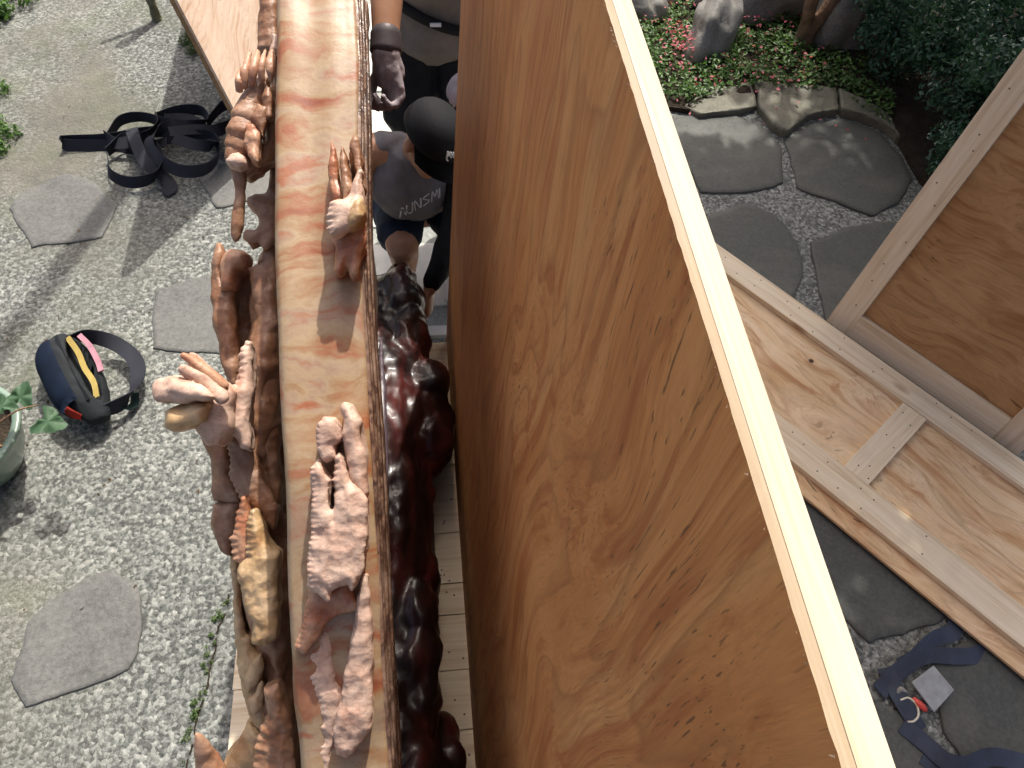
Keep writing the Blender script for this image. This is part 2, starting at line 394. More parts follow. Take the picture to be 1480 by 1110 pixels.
# ------------------------------------------------------------------ measured outlines (metres)
PLATES = [
    ('carved_stem', [(-0.304, 1.603, 1.645), (-0.307, 1.526, 1.601), (-0.309, 1.482, 1.58), (-0.312, 1.469, 1.574), (-0.283, 1.463, 1.574), (-0.269, 1.481, 1.584), (-0.264, 1.563, 1.623), (-0.262, 1.598, 1.647)], (0.084, -0.677, 0.731), 0.081, 0.0138, 'stone_brown', 0.004),
    ('carved_petal', [(-0.267, 1.427, 1.639), (-0.272, 1.392, 1.622), (-0.256, 1.385, 1.62), (-0.253, 1.419, 1.636)], (0.082, -0.653, 0.753), 0.027000000000000003, 0.0046, 'stone_pale', 0.004),
    ('carved_flap', [(-0.304, 1.208, 1.592), (-0.292, 1.206, 1.593), (-0.283, 1.192, 1.587), (-0.281, 1.179, 1.582), (-0.283, 1.156, 1.571), (-0.285, 1.137, 1.563), (-0.294, 1.143, 1.564), (-0.301, 1.156, 1.569), (-0.311, 1.176, 1.577), (-0.307, 1.191, 1.584)], (0.1, -0.605, 0.79), 0.027000000000000003, 0.0069, 'stone_red', 0.0026),
    ('carved_flap', [(-0.272, 1.282, 1.628), (-0.261, 1.27, 1.625), (-0.258, 1.246, 1.614), (-0.261, 1.218, 1.601), (-0.269, 1.214, 1.598), (-0.275, 1.242, 1.61)], (0.089, -0.626, 0.775), 0.027000000000000003, 0.0069, 'stone_brown', 0.0026),
    ('carved_flap', [(-0.285, 1.243, 1.61), (-0.27, 1.234, 1.607), (-0.27, 1.207, 1.595), (-0.276, 1.18, 1.583), (-0.283, 1.193, 1.588), (-0.293, 1.219, 1.598)], (0.094, -0.616, 0.782), 0.027000000000000003, 0.0069, 'stone_brown', 0.0026),
    ('carved_head', [(-0.337, 1.172, 1.557), (-0.323, 1.175, 1.56), (-0.31, 1.166, 1.558), (-0.307, 1.151, 1.551), (-0.322, 1.143, 1.546), (-0.34, 1.149, 1.547), (-0.347, 1.16, 1.551)], (0.11, -0.596, 0.795), 0.054000000000000006, 0.0138, 'stone_pale', 0.004),
    ('carved_web', [(-0.347, 1.188, 1.522), (-0.333, 1.169, 1.515), (-0.316, 1.162, 1.514), (-0.298, 1.174, 1.521), (-0.267, 1.19, 1.531), (-0.255, 1.288, 1.577), (-0.265, 1.327, 1.594), (-0.286, 1.317, 1.587), (-0.282, 1.227, 1.546), (-0.326, 1.212, 1.535)], (0.098, -0.607, 0.789), 0.0675, 0.0115, 'stone_brown', 0.004),
    ('carved_bracket', [(-0.277, 1.259, 1.48), (-0.289, 1.234, 1.467), (-0.295, 1.209, 1.454), (-0.299, 1.193, 1.447), (-0.334, 1.185, 1.439), (-0.333, 1.172, 1.434), (-0.316, 1.153, 1.426), (-0.314, 1.133, 1.417), (-0.325, 1.128, 1.413), (-0.341, 1.13, 1.412), (-0.344, 1.115, 1.405), (-0.333, 1.101, 1.4), (-0.312, 1.104, 1.403), (-0.306, 1.086, 1.395), (-0.283, 1.105, 1.407), (-0.275, 1.187, 1.447)], (0.099, -0.576, 0.811), 0.0675, 0.0115, 'stone_brown', 0.004),
    ('carved_knob', [(-0.394, 1.12, 1.356), (-0.381, 1.127, 1.36), (-0.354, 1.123, 1.361), (-0.343, 1.111, 1.357), (-0.349, 1.095, 1.349), (-0.364, 1.087, 1.343), (-0.374, 1.052, 1.325), (-0.401, 1.053, 1.322), (-0.399, 1.097, 1.344)], (0.117, -0.552, 0.826), 0.0675, 0.025299999999999996, 'stone_red', 0.004),
    ('carved_trough_rim', [(-0.411, 1.153, 1.355), (-0.403, 1.149, 1.354), (-0.396, 1.13, 1.346), (-0.402, 1.087, 1.324), (-0.379, 1.062, 1.314), (-0.375, 0.996, 1.283), (-0.369, 0.932, 1.253), (-0.375, 0.886, 1.23), (-0.39, 0.885, 1.228), (-0.404, 0.936, 1.251), (-0.418, 1.0, 1.28), (-0.422, 1.051, 1.304), (-0.42, 1.115, 1.336)], (0.124, -0.528, 0.84), 0.081, 0.0161, 'stone_brown', 0.004),
    ('carved_trough', [(-0.403, 1.134, 1.273), (-0.377, 1.147, 1.282), (-0.359, 1.15, 1.285), (-0.349, 1.102, 1.263), (-0.344, 1.049, 1.237), (-0.348, 1.01, 1.218), (-0.363, 0.979, 1.201), (-0.381, 0.942, 1.181), (-0.395, 0.924, 1.171), (-0.402, 1.028, 1.221)], (0.112, -0.522, 0.846), 0.0675, 0.0, 'stone_brown', 0.004),
    ('carved_pillar', [(-0.344, 1.081, 1.356), (-0.316, 1.086, 1.361), (-0.313, 1.106, 1.371), (-0.288, 1.131, 1.386), (-0.285, 1.057, 1.351), (-0.289, 1.007, 1.327), (-0.29, 0.909, 1.279), (-0.293, 0.767, 1.204), (-0.299, 0.669, 1.139), (-0.32, 0.704, 1.159), (-0.336, 0.761, 1.194), (-0.343, 0.817, 1.23), (-0.347, 0.866, 1.252), (-0.336, 0.926, 1.282), (-0.325, 0.986, 1.312), (-0.334, 1.025, 1.33)], (0.102, -0.505, 0.857), 0.09450000000000001, 0.0138, 'stone_brown', 0.004),
    ('carved_spiny_ridge', [(-0.311, 0.865, 1.392), (-0.319, 0.867, 1.393), (-0.32, 0.859, 1.389), (-0.329, 0.858, 1.387), (-0.326, 0.85, 1.384), (-0.333, 0.846, 1.381), (-0.327, 0.839, 1.379), (-0.334, 0.835, 1.376), (-0.328, 0.828, 1.374), (-0.335, 0.824, 1.371), (-0.33, 0.817, 1.368), (-0.337, 0.814, 1.366), (-0.333, 0.807, 1.363), (-0.34, 0.804, 1.361), (-0.336, 0.797, 1.358), (-0.345, 0.796, 1.357), (-0.342, 0.788, 1.354), (-0.357, 0.763, 1.341), (-0.364, 0.746, 1.331), (-0.357, 0.733, 1.324), (-0.342, 0.717, 1.315), (-0.331, 0.701, 1.306), (-0.319, 0.697, 1.305), (-0.314, 0.747, 1.338), (-0.311, 0.82, 1.371)], (0.117, -0.494, 0.861), 0.0675, 0.0161, 'stone_pale', 0.0028),
    ('carved_finger', [(-0.453, 0.764, 1.418), (-0.446, 0.772, 1.424), (-0.421, 0.774, 1.434), (-0.402, 0.764, 1.437), (-0.363, 0.739, 1.44), (-0.346, 0.72, 1.438), (-0.373, 0.723, 1.43), (-0.406, 0.727, 1.419), (-0.448, 0.741, 1.409), (-0.455, 0.754, 1.413)], (0.152, -0.495, 0.856), 0.04725000000000001, 0.0161, 'stone_pale', 0.004),
    ('carved_finger', [(-0.44, 0.732, 1.388), (-0.42, 0.736, 1.395), (-0.387, 0.74, 1.407), (-0.36, 0.726, 1.408), (-0.372, 0.703, 1.393), (-0.393, 0.701, 1.384), (-0.427, 0.7, 1.373), (-0.44, 0.71, 1.375)], (0.148, -0.503, 0.851), 0.0675, 0.023, 'stone_cream', 0.004),
    ('carved_palm', [(-0.4, 0.766, 1.37), (-0.39, 0.785, 1.38), (-0.364, 0.796, 1.388), (-0.346, 0.787, 1.385), (-0.33, 0.77, 1.379), (-0.337, 0.744, 1.367), (-0.336, 0.716, 1.351), (-0.36, 0.694, 1.334), (-0.382, 0.696, 1.333), (-0.393, 0.709, 1.34), (-0.406, 0.727, 1.349), (-0.398, 0.745, 1.361)], (0.133, -0.502, 0.855), 0.09450000000000001, 0.025299999999999996, 'stone_pale', 0.004),
    ('carved_arm', [(-0.444, 0.805, 1.199), (-0.421, 0.81, 1.204), (-0.395, 0.809, 1.207), (-0.386, 0.758, 1.175), (-0.384, 0.733, 1.16), (-0.368, 0.695, 1.137), (-0.374, 0.682, 1.128), (-0.421, 0.694, 1.129), (-0.424, 0.708, 1.138), (-0.423, 0.733, 1.154), (-0.429, 0.764, 1.174), (-0.437, 0.787, 1.187)], (0.13, -0.513, 0.848), 0.09450000000000001, 0.020699999999999996, 'stone_brown', 0.004),
    ('carved_rounded_fin', [(-0.413, 0.692, 1.125), (-0.425, 0.687, 1.12), (-0.43, 0.671, 1.109), (-0.43, 0.655, 1.099), (-0.423, 0.627, 1.081), (-0.412, 0.609, 1.071), (-0.397, 0.601, 1.068), (-0.386, 0.631, 1.088), (-0.374, 0.675, 1.119), (-0.374, 0.686, 1.126)], (0.129, -0.482, 0.867), 0.081, 0.0161, 'stone_brown', 0.004),
    ('carved_serrated_leaf', [(-0.38, 0.778, 1.254), (-0.386, 0.773, 1.25), (-0.379, 0.769, 1.248), (-0.384, 0.764, 1.244), (-0.377, 0.759, 1.242), (-0.382, 0.754, 1.238), (-0.375, 0.75, 1.236), (-0.381, 0.744, 1.232), (-0.373, 0.74, 1.23), (-0.379, 0.735, 1.226), (-0.372, 0.73, 1.224), (-0.378, 0.726, 1.22), (-0.372, 0.721, 1.218), (-0.378, 0.716, 1.214), (-0.372, 0.711, 1.212), (-0.377, 0.705, 1.207), (-0.369, 0.702, 1.206), (-0.374, 0.696, 1.201), (-0.365, 0.692, 1.2), (-0.37, 0.686, 1.196), (-0.362, 0.683, 1.195), (-0.366, 0.677, 1.19), (-0.358, 0.674, 1.189), (-0.361, 0.667, 1.184), (-0.353, 0.665, 1.184), (-0.356, 0.658, 1.179), (-0.348, 0.656, 1.179), (-0.328, 0.639, 1.17), (-0.299, 0.611, 1.156), (-0.292, 0.643, 1.177), (-0.315, 0.693, 1.207), (-0.33, 0.749, 1.241), (-0.35, 0.751, 1.24), (-0.362, 0.759, 1.244)], (0.12, -0.511, 0.851), 0.0675, 0.0092, 'stone_brown', 0.0028),
    ('carved_toothed_leaf', [(-0.337, 0.64, 1.242), (-0.345, 0.637, 1.239), (-0.341, 0.631, 1.235), (-0.349, 0.628, 1.233), (-0.345, 0.621, 1.229), (-0.352, 0.618, 1.226), (-0.347, 0.611, 1.222), (-0.354, 0.608, 1.219), (-0.349, 0.601, 1.216), (-0.355, 0.596, 1.212), (-0.348, 0.591, 1.209), (-0.357, 0.591, 1.208), (-0.356, 0.584, 1.203), (-0.365, 0.58, 1.2), (-0.358, 0.574, 1.197), (-0.364, 0.57, 1.193), (-0.358, 0.564, 1.191), (-0.363, 0.558, 1.186), (-0.355, 0.554, 1.184), (-0.36, 0.548, 1.18), (-0.352, 0.544, 1.178), (-0.344, 0.537, 1.175), (-0.328, 0.548, 1.184), (-0.329, 0.587, 1.209), (-0.33, 0.615, 1.226)], (0.121, -0.478, 0.87), 0.054000000000000006, 0.0092, 'stone_red', 0.0028),
    ('carved_cream_leaf', [(-0.316, 0.611, 1.244), (-0.323, 0.609, 1.242), (-0.321, 0.603, 1.238), (-0.327, 0.601, 1.236), (-0.324, 0.595, 1.233), (-0.33, 0.592, 1.23), (-0.325, 0.587, 1.227), (-0.331, 0.584, 1.224), (-0.327, 0.578, 1.222), (-0.332, 0.575, 1.219), (-0.328, 0.57, 1.216), (-0.333, 0.566, 1.213), (-0.329, 0.561, 1.21), (-0.334, 0.557, 1.207), (-0.328, 0.553, 1.205), (-0.333, 0.548, 1.201), (-0.327, 0.544, 1.199), (-0.342, 0.535, 1.191), (-0.351, 0.524, 1.184), (-0.353, 0.512, 1.176), (-0.345, 0.504, 1.171), (-0.341, 0.479, 1.156), (-0.329, 0.447, 1.137), (-0.331, 0.415, 1.116), (-0.307, 0.411, 1.116), (-0.288, 0.421, 1.125), (-0.282, 0.47, 1.157), (-0.278, 0.543, 1.205), (-0.294, 0.561, 1.214), (-0.307, 0.592, 1.233)], (0.113, -0.464, 0.879), 0.0675, 0.0184, 'stone_cream', 0.0028),
    ('carved_lower_body', [(-0.4, 0.607, 1.056), (-0.388, 0.61, 1.06), (-0.382, 0.563, 1.03), (-0.383, 0.509, 0.995), (-0.379, 0.477, 0.975), (-0.366, 0.474, 0.974), (-0.358, 0.453, 0.962), (-0.349, 0.444, 0.957), (-0.348, 0.422, 0.943), (-0.351, 0.405, 0.932), (-0.348, 0.388, 0.921), (-0.341, 0.371, 0.91), (-0.34, 0.338, 0.884), (-0.353, 0.322, 0.87), (-0.365, 0.33, 0.874), (-0.379, 0.353, 0.891), (-0.387, 0.381, 0.911), (-0.394, 0.421, 0.937), (-0.398, 0.466, 0.965), (-0.399, 0.522, 1.001), (-0.401, 0.567, 1.03)], (0.115, -0.416, 0.902), 0.09450000000000001, 0.0184, 'stone_cream', 0.004),
    ('carved_fold', [(-0.344, 0.436, 0.989), (-0.341, 0.41, 0.972), (-0.352, 0.393, 0.96), (-0.372, 0.374, 0.945), (-0.376, 0.395, 0.958), (-0.364, 0.421, 0.977)], (0.112, -0.419, 0.901), 0.0405, 0.0115, 'stone_cream', 0.0028),
    ('carved_fold', [(-0.344, 0.392, 0.96), (-0.341, 0.37, 0.946), (-0.347, 0.354, 0.933), (-0.361, 0.343, 0.922), (-0.371, 0.365, 0.938)], (0.11, -0.421, 0.9), 0.0405, 0.0115, 'stone_cream', 0.0028),
    ('carved_lower_plate', [(-0.319, 0.353, 1.059), (-0.292, 0.359, 1.066), (-0.284, 0.336, 1.051), (-0.271, 0.285, 1.013), (-0.269, 0.204, 0.953), (-0.34, 0.211, 0.949), (-0.344, 0.219, 0.953), (-0.339, 0.225, 0.958), (-0.343, 0.232, 0.962), (-0.338, 0.238, 0.967), (-0.342, 0.245, 0.972), (-0.336, 0.251, 0.977), (-0.341, 0.258, 0.982), (-0.335, 0.264, 0.987), (-0.339, 0.271, 0.992), (-0.332, 0.277, 0.998), (-0.334, 0.284, 1.003), (-0.326, 0.289, 1.008), (-0.328, 0.296, 1.014), (-0.32, 0.301, 1.018), (-0.32, 0.308, 1.024), (-0.311, 0.311, 1.027)], (0.107, -0.41, 0.906), 0.0675, 0.0138, 'stone_brown', 0.0028),
    ('carved_wedge', [(-0.383, 0.337, 0.878), (-0.358, 0.321, 0.868), (-0.354, 0.313, 0.862), (-0.361, 0.28, 0.836), (-0.368, 0.242, 0.808), (-0.444, 0.25, 0.804), (-0.432, 0.282, 0.828), (-0.403, 0.307, 0.851)], (0.116, -0.404, 0.907), 0.081, 0.0138, 'stone_cream', 0.004),
    ('carved_fin', [(-0.135, 1.02, 1.7), (-0.129, 1.007, 1.695), (-0.127, 0.969, 1.68), (-0.118, 0.93, 1.664), (-0.134, 0.926, 1.661), (-0.14, 0.954, 1.672), (-0.139, 0.992, 1.688)], (0.053, -0.594, 0.803), 0.1, 0.006, 'stone_red', 0.0026),
    ('carved_fin', [(-0.117, 0.996, 1.707), (-0.111, 0.982, 1.702), (-0.107, 0.949, 1.689), (-0.103, 0.931, 1.681), (-0.117, 0.911, 1.672), (-0.121, 0.945, 1.686), (-0.121, 0.972, 1.697)], (0.047, -0.594, 0.803), 0.11, 0.006, 'stone_brown', 0.0026),
    ('carved_fin', [(-0.1, 1.029, 1.708), (-0.094, 1.02, 1.704), (-0.089, 0.992, 1.693), (-0.088, 0.943, 1.673), (-0.101, 0.971, 1.683), (-0.107, 1.005, 1.697)], (0.039, -0.602, 0.797), 0.1, 0.006, 'stone_brown', 0.0026),
    ('carved_frill', [(-0.133, 0.858, 1.652), (-0.14, 0.861, 1.653), (-0.136, 0.866, 1.656), (-0.143, 0.87, 1.657), (-0.139, 0.875, 1.659), (-0.144, 0.881, 1.661), (-0.138, 0.884, 1.663), (-0.143, 0.89, 1.665), (-0.137, 0.893, 1.668), (-0.141, 0.9, 1.67), (-0.135, 0.902, 1.672), (-0.138, 0.908, 1.674), (-0.132, 0.911, 1.675), (-0.113, 0.916, 1.68), (-0.102, 0.934, 1.688), (-0.089, 0.96, 1.7), (-0.085, 0.895, 1.674), (-0.09, 0.875, 1.665), (-0.108, 0.867, 1.659), (-0.12, 0.862, 1.656)], (0.052, -0.578, 0.815), 0.12, 0.016, 'stone_pale', 0.0028),
    ('carved_knob', [(-0.112, 0.875, 1.677), (-0.099, 0.898, 1.689), (-0.085, 0.901, 1.691), (-0.084, 0.872, 1.679), (-0.097, 0.86, 1.673), (-0.11, 0.859, 1.671)], (0.042, -0.578, 0.815), 0.06, 0.016, 'stone_cream', 0.004),
    ('carved_leaf', [(-0.138, 0.889, 1.624), (-0.113, 0.897, 1.63), (-0.09, 0.907, 1.637), (-0.089, 0.874, 1.622), (-0.104, 0.827, 1.6), (-0.112, 0.825, 1.599), (-0.117, 0.845, 1.607), (-0.131, 0.83, 1.599), (-0.139, 0.836, 1.601), (-0.134, 0.868, 1.615)], (0.048, -0.561, 0.826), 0.09, 0.012, 'stone_red', 0.0028),
    ('carved_frill', [(-0.153, 0.621, 1.516), (-0.159, 0.62, 1.515), (-0.158, 0.615, 1.512), (-0.164, 0.614, 1.511), (-0.164, 0.609, 1.507), (-0.17, 0.607, 1.505), (-0.166, 0.602, 1.503), (-0.171, 0.599, 1.5), (-0.168, 0.595, 1.498), (-0.172, 0.591, 1.495), (-0.168, 0.587, 1.493), (-0.173, 0.584, 1.49), (-0.168, 0.58, 1.488), (-0.158, 0.567, 1.481), (-0.145, 0.57, 1.484), (-0.146, 0.585, 1.494), (-0.135, 0.593, 1.501), (-0.134, 0.605, 1.508), (-0.142, 0.616, 1.515)], (0.068, -0.511, 0.857), 0.07, 0.006, 'stone_pale', 0.0026),
    ('carved_fingertip', [(-0.129, 0.639, 1.527), (-0.117, 0.633, 1.526), (-0.105, 0.611, 1.516), (-0.101, 0.573, 1.492), (-0.103, 0.515, 1.455), (-0.116, 0.529, 1.462), (-0.125, 0.55, 1.475), (-0.129, 0.576, 1.49), (-0.13, 0.617, 1.517), (-0.134, 0.631, 1.523)], (0.051, -0.512, 0.858), 0.1, 0.012, 'stone_pale', 0.0028),
    ('carved_feather', [(-0.141, 0.573, 1.499), (-0.138, 0.568, 1.496), (-0.143, 0.564, 1.493), (-0.14, 0.559, 1.49), (-0.145, 0.555, 1.487), (-0.143, 0.55, 1.484), (-0.148, 0.547, 1.481), (-0.145, 0.541, 1.478), (-0.15, 0.538, 1.476), (-0.146, 0.533, 1.473), (-0.149, 0.529, 1.47), (-0.145, 0.524, 1.467), (-0.149, 0.52, 1.464), (-0.147, 0.507, 1.456), (-0.152, 0.488, 1.444), (-0.157, 0.51, 1.457), (-0.154, 0.538, 1.475), (-0.169, 0.563, 1.489), (-0.175, 0.564, 1.489), (-0.174, 0.558, 1.486), (-0.181, 0.556, 1.483), (-0.176, 0.552, 1.482), (-0.181, 0.549, 1.479), (-0.176, 0.546, 1.477), (-0.181, 0.543, 1.475), (-0.176, 0.539, 1.473), (-0.181, 0.536, 1.47), (-0.177, 0.532, 1.469), (-0.181, 0.529, 1.466), (-0.177, 0.526, 1.464), (-0.182, 0.523, 1.462), (-0.177, 0.519, 1.46), (-0.182, 0.516, 1.458), (-0.177, 0.512, 1.456), (-0.182, 0.509, 1.453), (-0.177, 0.506, 1.452), (-0.182, 0.503, 1.449), (-0.178, 0.499, 1.447), (-0.183, 0.497, 1.445), (-0.179, 0.493, 1.443), (-0.184, 0.49, 1.441), (-0.18, 0.486, 1.439), (-0.185, 0.483, 1.436), (-0.18, 0.479, 1.434), (-0.186, 0.477, 1.432), (-0.181, 0.473, 1.43), (-0.187, 0.47, 1.428), (-0.182, 0.466, 1.426), (-0.188, 0.464, 1.424), (-0.184, 0.46, 1.421), (-0.189, 0.458, 1.419), (-0.185, 0.453, 1.417), (-0.191, 0.451, 1.415), (-0.187, 0.447, 1.413), (-0.192, 0.445, 1.411), (-0.188, 0.44, 1.408), (-0.192, 0.437, 1.406), (-0.188, 0.434, 1.404), (-0.192, 0.431, 1.402), (-0.188, 0.427, 1.4), (-0.192, 0.424, 1.397), (-0.188, 0.42, 1.396), (-0.192, 0.417, 1.393), (-0.188, 0.414, 1.391), (-0.192, 0.411, 1.389), (-0.188, 0.407, 1.387), (-0.164, 0.389, 1.378), (-0.161, 0.404, 1.389), (-0.133, 0.408, 1.395), (-0.13, 0.398, 1.388), (-0.121, 0.41, 1.398), (-0.111, 0.425, 1.408), (-0.103, 0.462, 1.433), (-0.1, 0.509, 1.463), (-0.121, 0.535, 1.477), (-0.132, 0.558, 1.491)], (0.072, -0.484, 0.872), 0.09, 0.008, 'stone_pale', 0.0026),
    ('carved_feather_tip', [(-0.196, 0.426, 1.338), (-0.2, 0.424, 1.336), (-0.197, 0.42, 1.334), (-0.202, 0.418, 1.332), (-0.199, 0.413, 1.33), (-0.204, 0.411, 1.328), (-0.201, 0.407, 1.326), (-0.205, 0.405, 1.324), (-0.203, 0.401, 1.321), (-0.207, 0.399, 1.319), (-0.204, 0.395, 1.317), (-0.209, 0.393, 1.315), (-0.206, 0.388, 1.313), (-0.211, 0.386, 1.311), (-0.208, 0.382, 1.309), (-0.213, 0.38, 1.307), (-0.21, 0.376, 1.304), (-0.215, 0.374, 1.303), (-0.213, 0.37, 1.3), (-0.217, 0.368, 1.298), (-0.215, 0.364, 1.296), (-0.22, 0.362, 1.294), (-0.217, 0.358, 1.292), (-0.222, 0.356, 1.29), (-0.219, 0.352, 1.288), (-0.211, 0.343, 1.283), (-0.193, 0.359, 1.296), (-0.175, 0.379, 1.311), (-0.164, 0.387, 1.317), (-0.14, 0.388, 1.321), (-0.124, 0.393, 1.326), (-0.135, 0.415, 1.339), (-0.139, 0.426, 1.346), (-0.169, 0.423, 1.34)], (0.078, -0.431, 0.899), 0.05, 0.008, 'stone_red', 0.0026),
    ('carved_feather', [(-0.213, 0.349, 1.263), (-0.215, 0.345, 1.259), (-0.21, 0.341, 1.258), (-0.213, 0.336, 1.255), (-0.207, 0.333, 1.253), (-0.21, 0.328, 1.25), (-0.205, 0.324, 1.248), (-0.208, 0.32, 1.245), (-0.203, 0.316, 1.243), (-0.206, 0.311, 1.239), (-0.201, 0.308, 1.238), (-0.203, 0.303, 1.234), (-0.198, 0.3, 1.233), (-0.201, 0.295, 1.229), (-0.197, 0.291, 1.226), (-0.2, 0.287, 1.223), (-0.196, 0.283, 1.22), (-0.199, 0.279, 1.216), (-0.194, 0.275, 1.214), (-0.198, 0.271, 1.21), (-0.193, 0.267, 1.207), (-0.197, 0.264, 1.204), (-0.193, 0.259, 1.201), (-0.198, 0.255, 1.197), (-0.194, 0.251, 1.194), (-0.199, 0.247, 1.191), (-0.195, 0.243, 1.188), (-0.2, 0.239, 1.184), (-0.196, 0.235, 1.181), (-0.201, 0.231, 1.178), (-0.198, 0.227, 1.174), (-0.202, 0.223, 1.171), (-0.199, 0.218, 1.168), (-0.203, 0.215, 1.164), (-0.2, 0.21, 1.161), (-0.204, 0.207, 1.158), (-0.201, 0.202, 1.155), (-0.205, 0.199, 1.152), (-0.202, 0.194, 1.149), (-0.206, 0.19, 1.146), (-0.203, 0.186, 1.143), (-0.19, 0.184, 1.144), (-0.17, 0.262, 1.206), (-0.162, 0.296, 1.235), (-0.171, 0.31, 1.243), (-0.172, 0.36, 1.274), (-0.181, 0.383, 1.288), (-0.197, 0.362, 1.273)], (0.076, -0.419, 0.905), 0.04, 0.006, 'stone_pale', 0.0026),
    ('carved_fin', [(-0.117, 0.435, 1.36), (-0.127, 0.387, 1.328), (-0.139, 0.349, 1.302), (-0.153, 0.298, 1.267), (-0.166, 0.265, 1.24), (-0.172, 0.24, 1.219), (-0.17, 0.214, 1.199), (-0.156, 0.206, 1.195), (-0.128, 0.225, 1.214), (-0.115, 0.242, 1.23), (-0.107, 0.372, 1.321), (-0.109, 0.434, 1.36)], (0.055, -0.415, 0.908), 0.06, 0.008, 'stone_pale', 0.0028),
]
LOFTS = [
    ('carved_tail_blade', [(-0.31, 1.275, 1.622), (-0.304, 1.298, 1.643), (-0.299, 1.349, 1.646)], [0.0071, 0.0089, 0.0059], 0.7, 'stone_red', None),
    ('carved_tail_blade', [(-0.295, 1.279, 1.625), (-0.289, 1.301, 1.645), (-0.285, 1.35, 1.648)], [0.0071, 0.0089, 0.0059], 0.7, 'stone_red', None),
    ('carved_tail_blade', [(-0.277, 1.285, 1.629), (-0.274, 1.304, 1.648), (-0.271, 1.35, 1.65)], [0.0071, 0.0089, 0.0059], 0.7, 'stone_red', None),
    ('carved_tail_blade', [(-0.26, 1.28, 1.629), (-0.259, 1.3, 1.648), (-0.258, 1.346, 1.649)], [0.0071, 0.0089, 0.0059], 0.7, 'stone_red', None),
    ('carved_tail_blade', [(-0.318, 1.269, 1.618), (-0.315, 1.281, 1.634), (-0.314, 1.32, 1.631)], [0.0071, 0.0089, 0.0059], 0.7, 'stone_red', None),
    ('carved_shell_segment', [(-0.28, 1.314, 1.607), (-0.285, 1.299, 1.604), (-0.292, 1.288, 1.599)], [0.0102, 0.0166, 0.0233], 0.8, 'stone_brown', None),
    ('carved_shell_segment', [(-0.29, 1.299, 1.599), (-0.294, 1.281, 1.595), (-0.299, 1.267, 1.588)], [0.0194, 0.0245, 0.0294], 0.8, 'stone_brown', None),
    ('carved_shell_segment', [(-0.297, 1.278, 1.589), (-0.302, 1.258, 1.584), (-0.309, 1.242, 1.576)], [0.0245, 0.0285, 0.0318], 0.8, 'stone_brown', None),
    ('carved_shell_segment', [(-0.307, 1.254, 1.577), (-0.312, 1.233, 1.572), (-0.318, 1.214, 1.563)], [0.0266, 0.0297, 0.0318], 0.8, 'stone_brown', None),
    ('carved_shell_segment', [(-0.316, 1.227, 1.564), (-0.321, 1.207, 1.559), (-0.327, 1.191, 1.551)], [0.0266, 0.0274, 0.0269], 0.8, 'stone_brown', None),
    ('carved_shell_segment', [(-0.325, 1.202, 1.552), (-0.33, 1.185, 1.548), (-0.336, 1.171, 1.542)], [0.0225, 0.0211, 0.0184], 0.8, 'stone_brown', None),
    ('carved_leg', [(-0.332, 1.177, 1.524), (-0.33, 1.146, 1.505), (-0.333, 1.11, 1.484), (-0.339, 1.081, 1.464), (-0.343, 1.063, 1.45)], [0.0145, 0.0133, 0.0121, 0.0115, 0.0048], 0.8, 'stone_brown', None),
    ('carved_finger', [(-0.348, 0.769, 1.399), (-0.371, 0.785, 1.415), (-0.391, 0.801, 1.43), (-0.407, 0.806, 1.442)], [0.0107, 0.0107, 0.0107, 0.0077], 0.9, 'stone_red', None),
    ('carved_finger', [(-0.353, 0.788, 1.385), (-0.376, 0.808, 1.403), (-0.392, 0.82, 1.417), (-0.403, 0.826, 1.419)], [0.0071, 0.0071, 0.0071, 0.0048], 0.9, 'stone_pale', None),
    ('carved_finger', [(-0.34, 0.738, 1.408), (-0.365, 0.756, 1.424), (-0.385, 0.766, 1.437), (-0.401, 0.773, 1.449)], [0.0143, 0.0131, 0.0131, 0.0095], 0.8, 'stone_pale', None),
    ('carved_horn', [(-0.452, 0.244, 0.811), (-0.459, 0.282, 0.848), (-0.463, 0.306, 0.891), (-0.466, 0.32, 0.914)], [0.0318, 0.0225, 0.0119, 0.0053], 0.8, 'stone_red', None),
    ('carved_backing', [(-0.281, 1.765, 1.604), (-0.291, 1.601, 1.51), (-0.298, 1.427, 1.426)], [0.0231, 0.0198, 0.0165], 3.0, 'stone_brown', None),
    ('carved_backing', [(-0.306, 1.218, 1.325), (-0.318, 1.099, 1.264), (-0.329, 0.969, 1.199), (-0.341, 0.844, 1.133), (-0.34, 0.749, 1.072), (-0.342, 0.632, 0.996)], [0.0165, 0.0363, 0.0429, 0.0429, 0.0363, 0.0297], 3.0, 'stone_brown', None),
    ('carved_backing', [(-0.341, 0.656, 1.011), (-0.346, 0.562, 0.95), (-0.338, 0.456, 0.882), (-0.333, 0.329, 0.792), (-0.33, 0.236, 0.724)], [0.0363, 0.0495, 0.0363, 0.0363, 0.0396], 3.0, 'stone_brown', None),
]
STONES_PALE = [
    [(-1.807, 2.76), (-1.763, 2.879), (-1.621, 2.982), (-1.524, 2.95), (-1.394, 2.821), (-1.358, 2.752), (-1.381, 2.558), (-1.542, 2.536), (-1.662, 2.509), (-1.71, 2.593)],
    [(-1.121, 2.248), (-0.884, 2.321), (-0.769, 2.154), (-0.77, 1.888), (-1.074, 1.939)],
    [(-1.297, 0.879), (-1.245, 0.941), (-1.132, 1.012), (-1.063, 1.046), (-0.982, 0.988), (-0.96, 0.917), (-0.933, 0.752), (-0.953, 0.712), (-1.101, 0.644), (-1.247, 0.62), (-1.289, 0.711)],
    [(-1.031, 2.948), (-0.884, 3.041), (-0.689, 3.01), (-0.689, 2.795), (-0.923, 2.726)],
]
